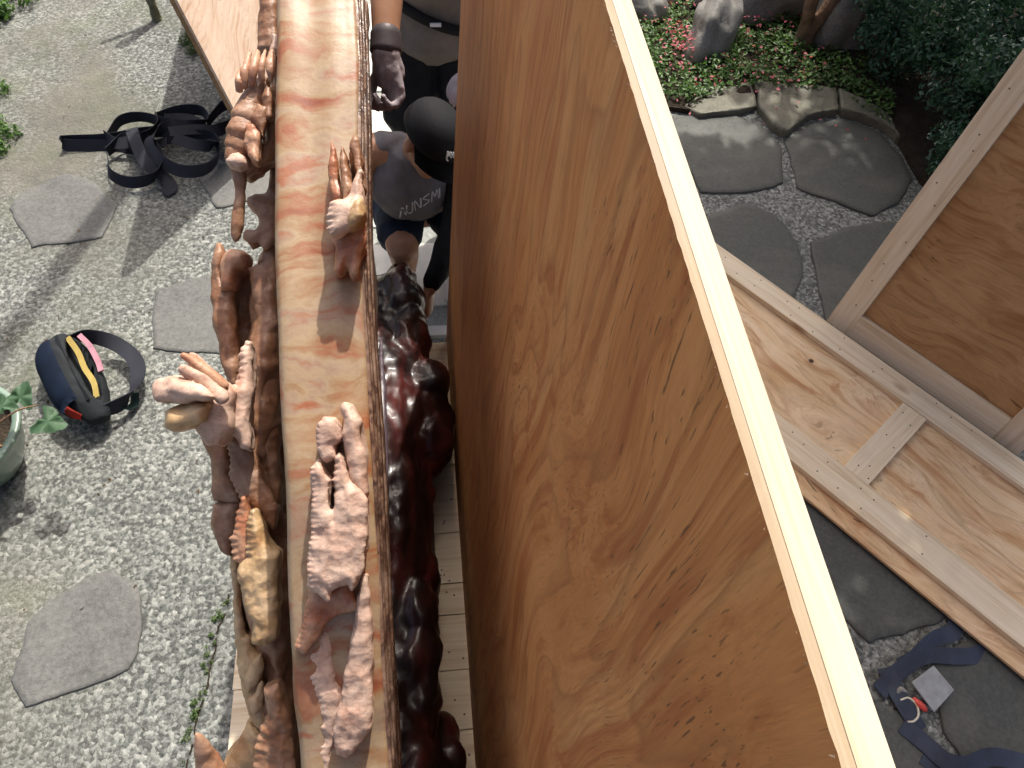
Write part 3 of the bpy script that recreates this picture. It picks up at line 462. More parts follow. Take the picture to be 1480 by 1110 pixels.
STONES_DARK = [
    [(1.299, 3.332), (1.646, 3.353), (1.829, 3.216), (1.861, 3.076), (1.792, 2.804), (1.604, 2.736), (1.344, 2.745)],
    [(1.894, 3.108), (2.075, 3.244), (2.267, 3.292), (2.444, 3.189), (2.482, 2.992), (2.469, 2.797), (2.337, 2.636), (2.16, 2.551), (1.929, 2.7), (1.848, 2.777)],
    [(1.32, 2.579), (1.566, 2.664), (1.683, 2.588), (1.737, 2.38), (1.704, 2.23), (1.617, 2.062), (1.317, 2.007), (1.182, 2.213)],
    [(1.791, 2.391), (2.033, 2.495), (2.254, 2.519), (2.38, 2.397), (2.018, 1.931), (1.708, 1.909)],
    [(1.2, 1.183), (1.559, 1.128), (1.751, 0.689), (1.64, 0.62), (1.395, 0.591), (1.271, 0.757)],
    [(1.584, 0.518), (1.74, 0.566), (1.926, 0.538), (2.036, 0.374), (1.897, 0.126), (1.572, 0.157), (1.527, 0.296)],
    [(1.223, 0.478), (1.468, 0.332), (1.48, 0.242), (1.407, 0.136), (1.196, 0.156)],
    [(2.374, 2.467), (2.764, 2.849), (2.975, 2.587), (2.703, 2.056), (2.439, 2.069)],
]
BORDER_STONES = [
    [(1.406, 3.388), (1.659, 3.552), (1.844, 3.574), (1.815, 3.379), (1.679, 3.335), (1.484, 3.316)],
    [(1.857, 3.58), (2.099, 3.557), (2.305, 3.51), (2.262, 3.334), (2.067, 3.279), (1.898, 3.147), (1.839, 3.227), (1.818, 3.349)],
    [(2.317, 3.509), (2.438, 3.378), (2.51, 3.257), (2.508, 3.074), (2.445, 3.212), (2.274, 3.322)],
]

# ================================================================== SETTING
def rough_poly(P, step=.028, amp=.014, seed=0):
    out = []
    n = len(P)
    for i in range(n):
        a, b = Vector((*P[i], 0)), Vector((*P[(i+1) % n], 0)); L = (b-a).length; k = max(1, int(L/step))
        for j in range(k):
            p = a.lerp(b, j/k); q = noise.noise_vector(p*9+Vector((seed, 0, 0)))*amp + noise.noise_vector(p*30)*amp*.5
            out.append(Vector((p.x+q.x, p.y+q.y, 0)))
    return out
def slab_stone(name, P, mat, parent, z0, z1, seed, bev=.004, rough=.0025, kind=None):
    pts = rough_poly(P, seed=seed)
    bm = bmesh.new()
    c = sum(pts, Vector())/len(pts)
    rings = []
    for f, z in ((1.0, z0), (1.0, z1-bev), (.985, z1), (.9, z1), (.7, z1), (.45, z1), (.2, z1)):
        rings.append([bm.verts.new(Vector((c.x+(p.x-c.x)*f, c.y+(p.y-c.y)*f, z + (rough*noise.fractal(p*f*6+Vector((seed, 1, 2)), 1, 2, 3) if f < .99 else 0)))) for p in pts])
    for a, b in zip(rings, rings[1:]):
        for k in range(len(a)): bm.faces.new((a[k], a[(k+1) % len(a)], b[(k+1) % len(a)], b[k]))
    bm.faces.new(rings[-1])
    o = from_bm(name, bm, mat, parent, True)
    return o

bm = bmesh.new()
bmesh.ops.create_grid(bm, x_segments=2, y_segments=2, size=40)
ground = tag(from_bm('ground', bm, M['aggregate']), 'grey washed aggregate yard paving', None, None, 'structure')
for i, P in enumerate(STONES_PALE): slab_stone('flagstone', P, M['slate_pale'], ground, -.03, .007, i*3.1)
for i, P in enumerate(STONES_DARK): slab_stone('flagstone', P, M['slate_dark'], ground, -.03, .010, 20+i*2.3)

# pale paved strip behind the base, slabs split by grey pebble strips
bm = bmesh.new(); box(bm, (-.42, 1.93, -.02), (.62, 6.6, .004))
paving = tag(from_bm('paving', bm, M['paver_gap']), 'grey strips between pale paving slabs', None, None, 'structure')
y = 1.94
for k in range(9):
    L = (.05, .36, .36, .42, .36, .36, .38, .38, .4)[k]; y1 = y+L
    bm = bmesh.new(); box(bm, (-.41, y, 0), (.09, y1, .012), .004); from_bm('paving_slab', bm, M['paver'], paving)
    bm = bmesh.new(); box(bm, (.10, y, 0), (.61, y1, .012), .004); from_bm('paving_slab', bm, M['paver'], paving)
    y = y1+.11

# planting bed on the right
bm = bmesh.new()
bed = [(1.22, 3.42), (1.45, 3.36), (1.72, 3.50), (2.25, 3.46), (2.50, 3.14), (2.50, 2.78), (2.62, 2.35), (3.1, 1.6), (3.6, .4), (9, -2), (9, 9), (.75, 9), (.95, 5.0)]
pts = rough_poly(bed, .12, .02)
f = bm.faces.new([bm.verts.new((p.x, p.y, -.01)) for p in pts])
ex = bmesh.ops.extrude_face_region(bm, geom=[f])
for v in ex['geom']:
    if isinstance(v, bmesh.types.BMVert): v.co.z = .03+.015*noise.noise(v.co*4)
bmesh.ops.triangulate(bm, faces=bm.faces)
tag(from_bm('garden_soil', bm, M['soil']), 'dark soil of the planting bed', None, None, 'structure')
for i, P in enumerate(BORDER_STONES): slab_stone('border_stone', P, M['tan_rock'], ground, -.03, .034+.008*i, 5.5+i*3, .012, .012)

# ================================================================== CRATE PANELS
def nails(pts, parent, r=.0032, axis='z', name='nail_heads'):
    bm = bmesh.new()
    for p in pts:
        m = Matrix.Translation(p)
        if axis == 'x': m = m @ Matrix.Rotation(R(90), 4, 'Y')
        bmesh.ops.create_cone(bm, cap_ends=True, segments=8, radius1=r, radius2=r*.8, depth=.0012, matrix=m)
    return tag(from_bm(name, bm, M['nail'], parent), kind='stuff')

# upright side wall of the crate: plywood inside, pine boards flat on the outside
WB = Vector((.0715, 0, .128)); H = 2.055; lean = math.atan2(.078, H)
wall = thing('crate_side_panel', 'tall upright plywood crate side panel with sunlit pine top edge', 'crate panel', WB, (0, lean, 0))
bm = bmesh.new(); y0, y1 = -.78, 1.827
ny = 320
top = []
ring = []
for i in range(ny+1):
    yy = y0+(y1-y0)*i/ny
    dx = .0008*min(0, noise.noise(Vector((1, yy*130, 3))))+.0005*noise.noise(Vector((2, yy*300, 3)))
    bow = .010*math.sin(math.pi*i/ny)
    dz = .0004*noise.noise(Vector((5, yy*90, 1)))
    rows = []
    for j in range(7):
        t = j/6; b2 = bow*math.sin(math.pi*t)*.5
        rows.append(bm.verts.new((-b2+(dx if j == 6 else 0), yy, H*t+(dz if j == 6 else 0))))
    rows.append(bm.verts.new((.006, yy, H)))
    rows.append(bm.verts.new((.006, yy, 0)))
    ring.append(rows)
for a, b in zip(ring, ring[1:]):
    for k in range(9): bm.faces.new((a[k], a[(k+1) % 9], b[(k+1) % 9], b[k]))
bm.faces.new(ring[0]); bm.faces.new(ring[-1][::-1])
pw = from_bm('plywood_sheet', bm, M['ply_wall'], wall)
pw.data.materials.append(M['ply_edge'])
for p in pw.data.polygons:
    if p.normal.z > .6 or abs(p.normal.y) > .7: p.material_index = 1
def board(name, a, b, mat, parent, bev=.0015):
    bm = bmesh.new(); c = (Vector(a)+Vector(b))/2
    box(bm, Vector(a)-c, Vector(b)-c, bev)
    o = from_bm(name, bm, mat, parent); o.location = c; return o
board('top_rail', (.0061, y0, H-.098), (.0215, y1, H+.0005), M['pine_top'], wall, 0)
board('bottom_rail', (.0065, y0, .002), (.0215, y1, .10), M['pine_y'], wall)
for yy in (y0, -.0, .86, y1-.1):
    board('stile', (.0065, yy, .103), (.0215, yy+.1, H-.101), M['pine_z'], wall)
bm = bmesh.new()
for k in range(60):
    yy = random.uniform(-.2, 1.4); ln = random.uniform(.001, .0035)
    a = Vector((-.0003, yy, H-.002)); d = Vector((-random.uniform(.2, 1), random.uniform(-1, 1), random.uniform(-.2, .8))).normalized()*ln
    s = Vector((0, .0005, .0004))
    vs_ = [bm.verts.new(p) for p in (a-s, a+s, a+d)]; bm.faces.new(vs_)
tag(from_bm('splinters', bm, M['ply_edge'], wall), kind='stuff')

# frame panel lying on the ground
DA = R(-52.6); PD = Vector((math.cos(DA), math.sin(DA), 0))
lay = thing('crate_frame_panel', 'plywood crate panel with pine rails and crosspiece lying on the dark flagstones', 'crate panel', (1.343, 2.321, .022), (R(.0), 0, DA))
# local: x along the rails, -y towards the near side
bm = bmesh.new(); box(bm, (-.32, -.748, 0), (2.35, .0, .012), .001); from_bm('plywood_sheet', bm, M['ply_floor'], lay)
board('rail', (-.32, -.113, .0125), (2.35, -.001, .036), M['pine_x'], lay)
board('rail', (-.32, -.676, .0125), (2.35, -.545, .036), M['pine_x'], lay)
for xx in (-.305, .985, 2.22):
    board('crosspiece', (xx, -.543, .0125), (xx+.105, -.115, .033), M['pine_y'], lay)
for xx in (-.2, .9, 2.0):
    board('skid', (xx, -.74, -.021), (xx+.09, -.01, -.0005), M['pine_y'], lay)
np_ = []
for k in range(26):
    for yy in (-.03, -.085, -.575, -.64):
        if random.random() < .5: np_.append((-.25+k*.1+random.uniform(-.03, .03), yy+random.uniform(-.01, .01), .0365))
np_ += [(1.01, -.16, .0335), (1.06, -.19, .0335), (1.02, -.3, .0335), (1.07, -.33, .0335), (1.05, -.47, .0335), (1.02, -.5, .0335), (1.075, -.52, .0335)]
nails(np_, lay)

# frame panel leaning back against the shrubs
LP = 72
le = thing('crate_frame_panel', 'large plywood crate panel with pine frame leaning back against the shrubs', 'crate panel', (1.722, 1.936, .006), (R(LP), 0, DA))
# local: x along bottom, y up the panel, z towards the viewer's side
LW, LH = .88, 2.15
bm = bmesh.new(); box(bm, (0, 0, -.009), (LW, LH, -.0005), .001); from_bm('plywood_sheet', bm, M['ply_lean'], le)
board('stile', (0, 0, 0), (.105, LH, .022), M['pine_y'], le)
board('stile', (LW-.105, 0, 0), (LW, LH, .022), M['pine_y'], le)
board('bottom_rail', (.1055, 0, 0), (LW-.1055, .105, .022), M['pine_x'], le)
board('top_rail', (.1055, LH-.105, 0), (LW-.1055, LH, .022), M['pine_x'], le)
nails([(.03+.045*random.random(), .15+k*.11+random.uniform(-.04, .04), .0225) for k in range(18)], le)

# plywood sheet standing behind the straps on the left
K = Vector((-.99, 3.10, 1.11)); G0 = Vector((-.765, 3.09, .0)); hh = (K-G0).length
tilt = math.atan2(K.x-G0.x, K.z-G0.z)
lf = thing('plywood_sheet_panel', 'pale pinkish plywood panel standing tilted beside the black straps', 'crate panel', (-.765, 3.09, .002), (0, tilt, 0))
bm = bmesh.new(); box(bm, (-.011, 0, 0), (0, 1.9, hh), .0008); from_bm('plywood_sheet', bm, M['ply_left'], lf)
board('edge_batten', (-.030, .0, .0), (-.0115, .04, hh), M['ply_edge_dark'], lf)
board('edge_batten', (-.030, .045, hh-.05), (-.0115, 1.9, hh), M['ply_edge_dark'], lf)
board('prop', (-.075, 1.2, .0), (-.0315, 1.25, hh*.9), M['pine_z'], lf)

# ================================================================== PALLET
pal = thing('wooden_pallet', 'pine board pallet under the dark lacquered base', 'pallet', (0, 0, 0))
ed = [2.0, 1.84, 1.655, 1.47, 1.281, 1.027, .855, .755, .588, .421, .25, .06, -.13, -.32, -.5, -.7]
for a, b in zip(ed, ed[1:]):
    if b < 1.8: board('plank', (-.612+random.uniform(-.004, .004), b+.0015, .098), (.20+random.uniform(-.004, .004), min(a, 1.82)-.0015, .12+random.uniform(-.0012, .0012)), M['pine_x'], pal, .001)
for xx in (-.60, -.25, .10): board('bearer', (xx, -.69, .002), (xx+.09, 1.81, .097), M['pine_y'], pal)
nails([(random.uniform(-.01, .06), b+random.uniform(.02, .12), .1215) for b in ed[2:-1] for _ in range(3)], pal)

# ================================================================== ROSEWOOD BASE
base = thing('lacquered_base', 'glossy dark red carved rosewood root base on the pallet', 'base', (0, 0, .12))
bm = bmesh.new(); rnd_ = random.Random(3)
loft(bm, [(-.19, -.35, .18), (-.185, .2, .2), (-.18, .7, .2), (-.17, 1.2, .22), (-.165, 1.6, .21), (-.16, 1.9, .17)], [.15, .155, .155, .16, .15, .10], 1.15, n=30)
for k in range(44):
    y = -.3+2.2*k/43
    ellipsoid(bm, (-.085+rnd_.uniform(-.03, .02), y, rnd_.uniform(.08, .28)), (rnd_.uniform(.05, .07), rnd_.uniform(.09, .19), rnd_.uniform(.07, .14)), 2)
for (x, y, z, rx, ry, rz) in ((-.02, 1.33, .20, .085, .20, .12), (-.01, 1.45, .25, .075, .09, .09), (-.005, 1.24, .22, .07, .08, .11), (-.06, 1.62, .28, .07, .14, .10), (-.07, 1.80, .26, .06, .12, .09), (.0, .31, .12, .055, .07, .07), (-.03, .22, .18, .07, .10, .09), (-.03, .40, .10, .05, .06, .06)):
    ellipsoid(bm, (x, y, z), (rx, ry, rz), 3)
me = remesh(bm, .009, 6); displace(me, .018, 8, 2.0, 4, .003, 22)
nn = [v.normal.copy() for v in me.vertices]
for v, q in zip(me.vertices, nn): v.co += q*.016*(noise.voronoi(Vector((v.co.x*17, v.co.y*9, v.co.z*15)))[0][0]-.4)
me.update()
link('root_body', me, M['rosewood'], base, True)
bm = bmesh.new()
loft(bm, [(-.150, -.35, .405), (-.148, .3, .42), (-.147, .9, .43), (-.147, 1.3, .425), (-.15, 1.55, .39)], [.020, .021, .020, .016, .005], .7, n=60, sides=10)
me = remesh(bm, .005, 1); displace(me, .003, 14, 1.0)
link('base_lip', me, M['lip'], base, True)

# ================================================================== CARVED STONE
stone = thing('carved_stone_screen', 'upright banded orange and cream stone slab with undercut carvings on its edge', 'stone carving', (0, 0, .55))
INV = Vector((0, 0, -.55))
rim = [(-.42, .60), (-.36, .78), (-.22, .93), (-.05, 1.02), (.2, 1.155), (.3, 1.234), (.47, 1.352), (.66, 1.466), (.97, 1.606), (1.32, 1.742), (1.5, 1.768), (1.66, 1.70), (1.78, 1.52), (1.86, 1.25), (1.88, .95), (1.86, .60)]
rp = catmull([(0, a, b) for a, b in rim], 150)
def rim_frame(i):
    t = (rp[min(i+1, 150)]-rp[max(i-1, 0)]).normalized(); return rp[i], Vector((0, -t.z, t.y))   # point, outward normal
def sweep(name, prof, mat, amp, sc_, seed, smooth=True):
    """sweep a closed section (x, depth along outward normal) round the rim"""
    bm = bmesh.new(); rings = []
    for i in range(151):
        p, n = rim_frame(i); row = []
        for k, (x, d) in enumerate(prof):
            q = Vector((x, 0, 0))+p+n*d
            q += Vector((1, n.y, n.z))*amp*noise.fractal(q*sc_+Vector((seed, 0, 0)), 1, 2, 3)
            q.x = -.235+(q.x+.235)*(1-.62*max(0, min(1, (i-104)/30))**1.3)+wob(p.y)
            row.append(bm.verts.new(q+INV))
        rings.append(row)
    m = len(prof)
    for a, b in zip(rings, rings[1:]):
        for k in range(m): bm.faces.new((a[k], a[(k+1) % m], b[(k+1) % m], b[k]))
    bm.faces.new(rings[0]); bm.faces.new(rings[-1][::-1])
    return from_bm(name, bm, mat, stone, smooth)
def wob(y): return .003*math.sin(y*5.0)+.002*math.sin(y*11+1)
prof = [(-.232, -.17)] + [(-.235, -.012), (-.229, -.003)] + [(-.225+.122*k/14, .002*math.sin(k*.8)) for k in range(15)] + [(-.098, -.004), (-.097, -.05), (-.10, -.17)]
sweep('stone_rim', prof, M['stone_rim'], .0035, 7, 1.0)
for (x0, x1, d0, d1) in ((-.099, -.0925, -.006, -.020), (-.099, -.090, -.026, -.042), (-.099, -.087, -.055, -.085), (-.0995, -.0895, -.092, -.110), (-.0995, -.0865, -.122, -.166)):
    sweep('stone_layer', [(x0, d1), (x1-.001, d1), (x1, d1+.002), (x1, d0-.002), (x1-.001, d0), (x0, d0)], M['layer_brown'], .0014, 40, x1*300, False)
bm = bmesh.new()
inner = [rim_frame(i)[0]+rim_frame(i)[1]*-.165 for i in range(0, 151, 3)]
fa = [bm.verts.new(Vector((-.222, p.y, max(p.z, .5)))+INV) for p in inner]; fb = [bm.verts.new(Vector((-.152, p.y, max(p.z, .5)))+INV) for p in inner]
for k in range(len(fa)):
    j = (k+1) % len(fa); bm.faces.new((fa[k], fa[j], fb[j], fb[k]))
bm.faces.new(fa); bm.faces.new(fb[::-1])
bmesh.ops.triangulate(bm, faces=bm.faces)
from_bm('stone_panel', bm, M['layer_brown'], stone)

for i, (name, P, n, th, dome, mat, vox) in enumerate(PLATES):
    P = [Vector(p) for p in P]; n = Vector(n)
    c = sum(P, Vector())/len(P)
    tri = tessellate_polygon([P])
    bm = bmesh.new()
    fr = [bm.verts.new(p+INV) for p in P]; bk = [bm.verts.new(c+(p-c)*1.0-n*th+INV) for p in P]
    for t in tri:
        try:
            bm.faces.new([fr[k] for k in t]); bm.faces.new([bk[k] for k in t][::-1])
        except ValueError: pass
    for k in range(len(P)):
        j = (k+1) % len(P); bm.faces.new((fr[k], bk[k], bk[j], fr[j]))
    me = remesh(bm, vox, 1)
    # rounded relief: swell the faces away from the outline
    u = n.orthogonal().normalized(); v_ = n.cross(u)
    E2 = [((p-c).dot(u), (p-c).dot(v_)) for p in P]
    def dist(x, y):
        b = 9
        for k in range(len(E2)):
            ax, ay = E2[k]; bx, by = E2[(k+1) % len(E2)]
            dx, dy = bx-ax, by-ay; L2 = dx*dx+dy*dy+1e-12
            t = max(0, min(1, ((x-ax)*dx+(y-ay)*dy)/L2))
            b = min(b, (x-ax-t*dx)**2+(y-ay-t*dy)**2)
        return math.sqrt(b)
    for v in me.vertices:
        q = v.co-INV-c; d = dist(q.dot(u), q.dot(v_)); s = q.dot(n)
        k = 1 if s > -th*.5 else -1
        v.co += n*k*dome*(1-math.exp(-d/.010))
    far = max(P, key=lambda p: (p-c).length); al = (far-c).normalized(); ac = n.cross(al)
    me.update(); nn = [v.normal.copy() for v in me.vertices]
    for v, q in zip(me.vertices, nn):
        d = v.co-INV-c
        v.co += q*(.0011*noise.noise(Vector((d.dot(ac)*150, d.dot(al)*14, i*3.7)))+.0065*(noise.voronoi(v.co*38+Vector((i, 0, 0)))[0][0]-.4))
    me.update(); displace(me, .003, 20, i*1.3, 5, .0005, 150)
    link(name, me, M[mat], stone, True)
for i, (name, P, hw, ratio, mat, teeth) in enumerate(LOFTS):
    bm = bmesh.new(); P = [Vector(p)+INV for p in P]
    upv = (Vector((0, 0, 2.5))+INV-P[len(P)//2]).normalized()
    if name == 'carved_backing': upv = Vector((.2, -.3, 1))
    loft(bm, P, hw, ratio, upv, 24, 16)
    me = remesh(bm, .004 if name != 'carved_backing' else .007, 1); displace(me, .004 if name != 'carved_backing' else .014, 14, 50+i*1.9, 4, .0009, 110)
    link(name, me, M[mat], stone, True)

# ================================================================== STRAPS
def strap(name, label, paths, mat, width, group=None, loc=None):
    c = Vector(loc)
    t = thing(name, label, 'strap', c, group=group)
    for P, S in paths:
        bm = bmesh.new(); ribbon(bm, [Vector(p)-c for p in P], width, S, 20*len(P)); from_bm('webbing', bm, M[mat], t, 'sharp')
    return t
Z_ = (0, 0, 1); F_ = (0, 1, 0)
strap('cargo_strap', 'black webbing strap with a flat loose tail on the sunlit aggregate', [
    ([(-1.17, 3.22, .05), (-1.30, 3.215, .045), (-1.46, 3.185, .035), (-1.63, 3.18, .035), (-1.66, 3.165, .04), (-1.63, 3.150, .03), (-1.46, 3.155, .02), (-1.30, 3.13, .02), (-1.18, 3.14, .05)], [(0, .25, 1), (0, .2, 1), (0, .3, 1), (0, .1, 1), Z_, (0, .6, 1), (0, .7, 1), (.1, .9, .5), (0, 1, .2)]),
    ([(-1.46, 3.20, .03), (-1.42, 3.30, .05), (-1.33, 3.33, .05), (-1.24, 3.27, .06), (-1.28, 3.15, .07), (-1.40, 3.12, .06), (-1.47, 3.19, .05)], [(0, .3, 1), (.2, .1, 1), Z_, (.4, 0, 1), (.5, .6, .5), (.2, .8, .5), (0, .3, 1)]),
    ([(-1.44, 3.06, .03), (-1.40, 2.93, .04), (-1.30, 2.87, .04), (-1.20, 2.90, .05), (-1.19, 3.02, .06), (-1.27, 3.14, .06), (-1.36, 3.16, .06), (-1.44, 3.08, .045)], [(.2, 0, 1), (.4, .2, 1), (0, .4, 1), (.4, 0, 1), (.7, 0, .7), (.7, .4, .5), (.2, .6, .7), (.2, 0, 1)]),
    ([(-1.34, 3.20, .08), (-1.30, 3.09, .09), (-1.25, 2.98, .07), (-1.18, 2.93, .03), (-1.13, 2.86, .02), (-1.16, 2.82, .015)], [(1, .3, .1), (1, .4, .3), (1, .4, .1), (.8, .6, 0), (.9, .5, 0), (.9, .2, 0)]),
], 'black_web', .056, loc=(-1.35, 3.1, 0))
strap('cargo_strap', 'tangled black webbing strap heaped in the shadow of the pale plywood', [
    ([(-1.20, 3.16, .05), (-1.06, 3.18, .05), (-.97, 3.16, .05), (-.93, 3.04, .05), (-.98, 2.94, .05), (-1.09, 2.92, .06), (-1.20, 3.00, .08), (-1.24, 3.12, .09), (-1.14, 3.24, .08)], [(0, .7, .6), (0, .6, .7), (.3, .2, 1), (.4, 0, 1), (.2, .3, 1), (0, .7, .7), (.5, .5, .6), (.8, 0, .4), (0, 1, .4)]),
    ([(-1.26, 3.36, .02), (-1.16, 3.40, .03), (-1.05, 3.37, .05), (-1.02, 3.28, .05), (-1.12, 3.24, .06), (-1.24, 3.28, .06), (-1.27, 3.37, .03)], [(0, .4, 1), (0, .3, 1), (.2, 0, 1), (.6, 0, .7), (0, .8, .6), (.3, .3, .8), (0, .4, 1)]),
    ([(-1.02, 3.30, .03), (-.96, 3.39, .05), (-.90, 3.40, .07), (-.88, 3.31, .06), (-.95, 3.22, .05), (-1.05, 3.20, .07), (-1.16, 3.16, .09)], [(.3, .3, .9), (.3, .2, 1), Z_, (.6, 0, .6), (.3, .7, .5), (0, 1, .3), (0, 1, .2)]),
    ([(-1.13, 3.10, .10), (-1.02, 3.06, .09), (-.95, 3.10, .06), (-1.0, 3.2, .04), (-1.1, 3.33, .03), (-1.22, 3.32, .04)], [(0, 1, .3), (.2, .9, .3), (.8, 0, .6), (.9, .4, .2), (.2, .9, .2), (0, .8, .5)]),
], 'black_web', .056, loc=(-1.08, 3.15, 0))
strap('cargo_strap', 'dark navy webbing strap folded flat beside the small metal plate', [
    ([(1.36, .43, .02), (1.43, .475, .025), (1.51, .515, .03), (1.60, .57, .03), (1.68, .59, .02), (1.72, .63, .008)], [(-.5, 1, .2), (-.5, 1, .1), (-.6, 1, .3), (-.5, .8, .5), (-.5, 1, 0), (-.4, 1, 0)]),
    ([(1.46, .50, .02), (1.56, .525, .022), (1.65, .515, .02), (1.72, .512, .014), (1.775, .522, .008)], [(.2, 1, 0), (.1, 1, .1), (0, 1, .1), (0, 1, .2), (-.2, 1, .2)]),
    ([(1.41, .50, .02), (1.412, .44, .025), (1.43, .37, .02), (1.45, .31, .015)], [(1, .2, .3), (1, .1, .2), (1, .3, .1), (1, .4, 0)]),
], 'navy_web', .052, loc=(1.55, .5, 0))
strap('cargo_strap', 'dark navy webbing strap looping below the red tool on the flagstones', [
    ([(1.40, .33, .015), (1.45, .27, .02), (1.485, .22, .03), (1.54, .20, .04), (1.62, .215, .04), (1.70, .20, .03), (1.78, .17, .02)], [(.8, .7, .2), (.8, .7, .2), (.5, .9, .3), (0, 1, .4), (0, 1, .3), (.1, 1, .2), (.2, 1, 0)]),
    ([(1.43, .24, .012), (1.50, .17, .012), (1.58, .15, .012), (1.68, .14, .012)], [(.8, .6, 0), (.4, 1, .2), (0, 1, .2), (0, 1, 0)]),
], 'navy_web', .052, loc=(1.55, .22, 0))

# small plate and red tool on the right
bm = bmesh.new()
q = [Vector(p) for p in ((1.463, .444), (1.551, .486), (1.597, .411), (1.511, .354))]; cq = Vector((1.53, .424, 0))
a = [bm.verts.new((p.x-cq.x, p.y-cq.y, .036+.015*(p.y-.42)/.07)) for p in q]; b = [bm.verts.new((v.co.x, v.co.y, v.co.z+.004)) for v in a]
bm.faces.new(a[::-1]); bm.faces.new(b)
for k in range(4): bm.faces.new((a[k], a[(k+1) % 4], b[(k+1) % 4], b[k]))
bmesh.ops.bevel(bm, geom=list(bm.edges), offset=.001, segments=1, affect='EDGES')
o = from_bm('metal_plate', bm, M['metal']); o.location = cq
tag(o, 'small square grey metal plate lying on the navy strap', 'metal plate')
tool = thing('snap_hook', 'red and pale wire hook tool beside the small metal plate', 'hook', (1.45, .37, .01))
bm = bmesh.new(); loft(bm, [(-.03, .03, .012), (-.005, .033, .016), (.012, .012, .016), (.008, -.018, .014), (-.012, -.034, .012), (-.03, -.034, .01)], [.0035]*6, n=30, sides=8); from_bm('wire_hook', bm, M['wire'], tool, True)
bm = bmesh.new(); loft(bm, [(.012, .03, .016), (.022, .012, .018), (.034, -.002, .016), (.04, .0, .012)], [.007, .012, .011, .006], .6, n=14, sides=10); from_bm('handle', bm, M['red_plastic'], tool, True)
bm = bmesh.new(); loft(bm, [(-.035, .05, .01), (-.02, .06, .018), (-.005, .05, .014)], [.007, .009, .006], .7, n=10, sides=10); from_bm('clip', bm, M['rock'], tool, True)

# ================================================================== WAIST BAG
bag = thing('waist_bag', 'open dark waist bag with yellow lining and red corners on the ground', 'bag', (-1.305, 1.755, .022), (R(-20), 0, R(-60)))
# local x along the bag, y to its back (strap side)
bm = bmesh.new()
loft(bm, [(-.205, .0, .055), (-.12, -.01, .065), (0, -.015, .068), (.12, -.01, .065), (.205, 0, .055)], [.045, .082, .092, .082, .045], .72, n=24, sides=20)
me = remesh(bm, .006, 1)
for v in me.vertices:
    if v.co.z < .012: v.co.z = .004+(v.co.z-.004)*.1 if v.co.z > .004 else .004
    # open mouth along the top
    s = abs(v.co.x)/.17; yy = v.co.y-.015
    if s < 1 and abs(yy) < .034*(1-s*s)+.004 and v.co.z > .06: v.co.z -= .075*(1-s**4)
displace(me, .006, 12, 3, 3)
link('body', me, M['bag_dark'], bag, True)
def patch(name, xa, xb, ya, yb, za, zb, mat, amp=.004):
    """a cloth panel hugging the bag's front"""
    bm = bmesh.new(); g = []
    for i in range(15):
        u = i/14; x = xa+(xb-xa)*u; row = []
        for j in range(7):
            v = j/6; hw = .095*(1-(x/.225)**4)
            ang = ya+(yb-ya)*v
            row.append(bm.verts.new((x, -.015-hw*math.cos(ang)*1.10, max(.009, .066+hw*.82*math.sin(ang)+amp*noise.noise(Vector((x*30, v*3, za)))))))
        g.append(row)
    for a, b in zip(g, g[1:]):
        for j in range(6): bm.faces.new((a[j], b[j], b[j+1], a[j+1]))
    bmesh.ops.solidify(bm, geom=list(bm.faces), thickness=.002)
    return from_bm(name, bm, M[mat], bag, True)
patch('front_panel', -.165, .155, -.1, 1.12, 0, 0, 'bag_blue')
patch('lower_panel', -.17, .17, -.75, -.14, 1, 0, 'bag_green')
patch('corner_patch', .155, .198, -.5, .5, 2, 0, 'bag_red')
patch('corner_patch', -.205, -.165, -.3, .7, 3, 0, 'bag_red')
def bagstrip(name, P, wd, side, mat, th=.002):
    bm = bmesh.new(); ribbon(bm, P, wd, side, 40, th); return from_bm(name, bm, M[mat], bag, 'sharp')
bagstrip('zip_lining', [(-.16, .012, .112), (-.08, .022, .108), (0, .020, .100), (.08, .024, .104), (.15, .012, .098)], .020, [(0, .8, .6)]*5, 'yellow')
bagstrip('zip_tape', [(-.165, -.025, .125), (-.08, -.030, .128), (0, -.032, .126), (.08, -.03, .126), (.165, -.02, .114)], .014, [(0, .6, .7)]*5, 'bag_dark')
bagstrip('pink_pouch', [(-.15, .050, .122), (-.08, .062, .130), (0, .064, .128), (.05, .06, .120)], .019, [(0, .8, .5)]*4, 'pink', .004)
bagstrip('waist_strap', [(-.185, .01, .07), (-.165, .08, .095), (-.09, .155, .105), (.02, .19, .108), (.12, .16, .098), (.185, .09, .08), (.19, .01, .06)], .058, [(.2, .4, 1), (.2, .6, .8), (.3, .9, .5), (0, 1, .5), (-.3, .9, .6), (-.4, .5, .8), (0, .2, 1)], 'black_web')
bagstrip('strap_tail', [(.16, .05, .06), (.19, .09, .05), (.18, .13, .048), (.13, .15, .052)], .028, [(0, .4, 1), (.6, .5, .4), (.9, .4, 0), (.5, .9, 0)], 'bag_green')
bm = bmesh.new(); box(bm, (.165, .0, .05), (.205, .03, .075), .004); from_bm('buckle', bm, M['rubber'], bag)

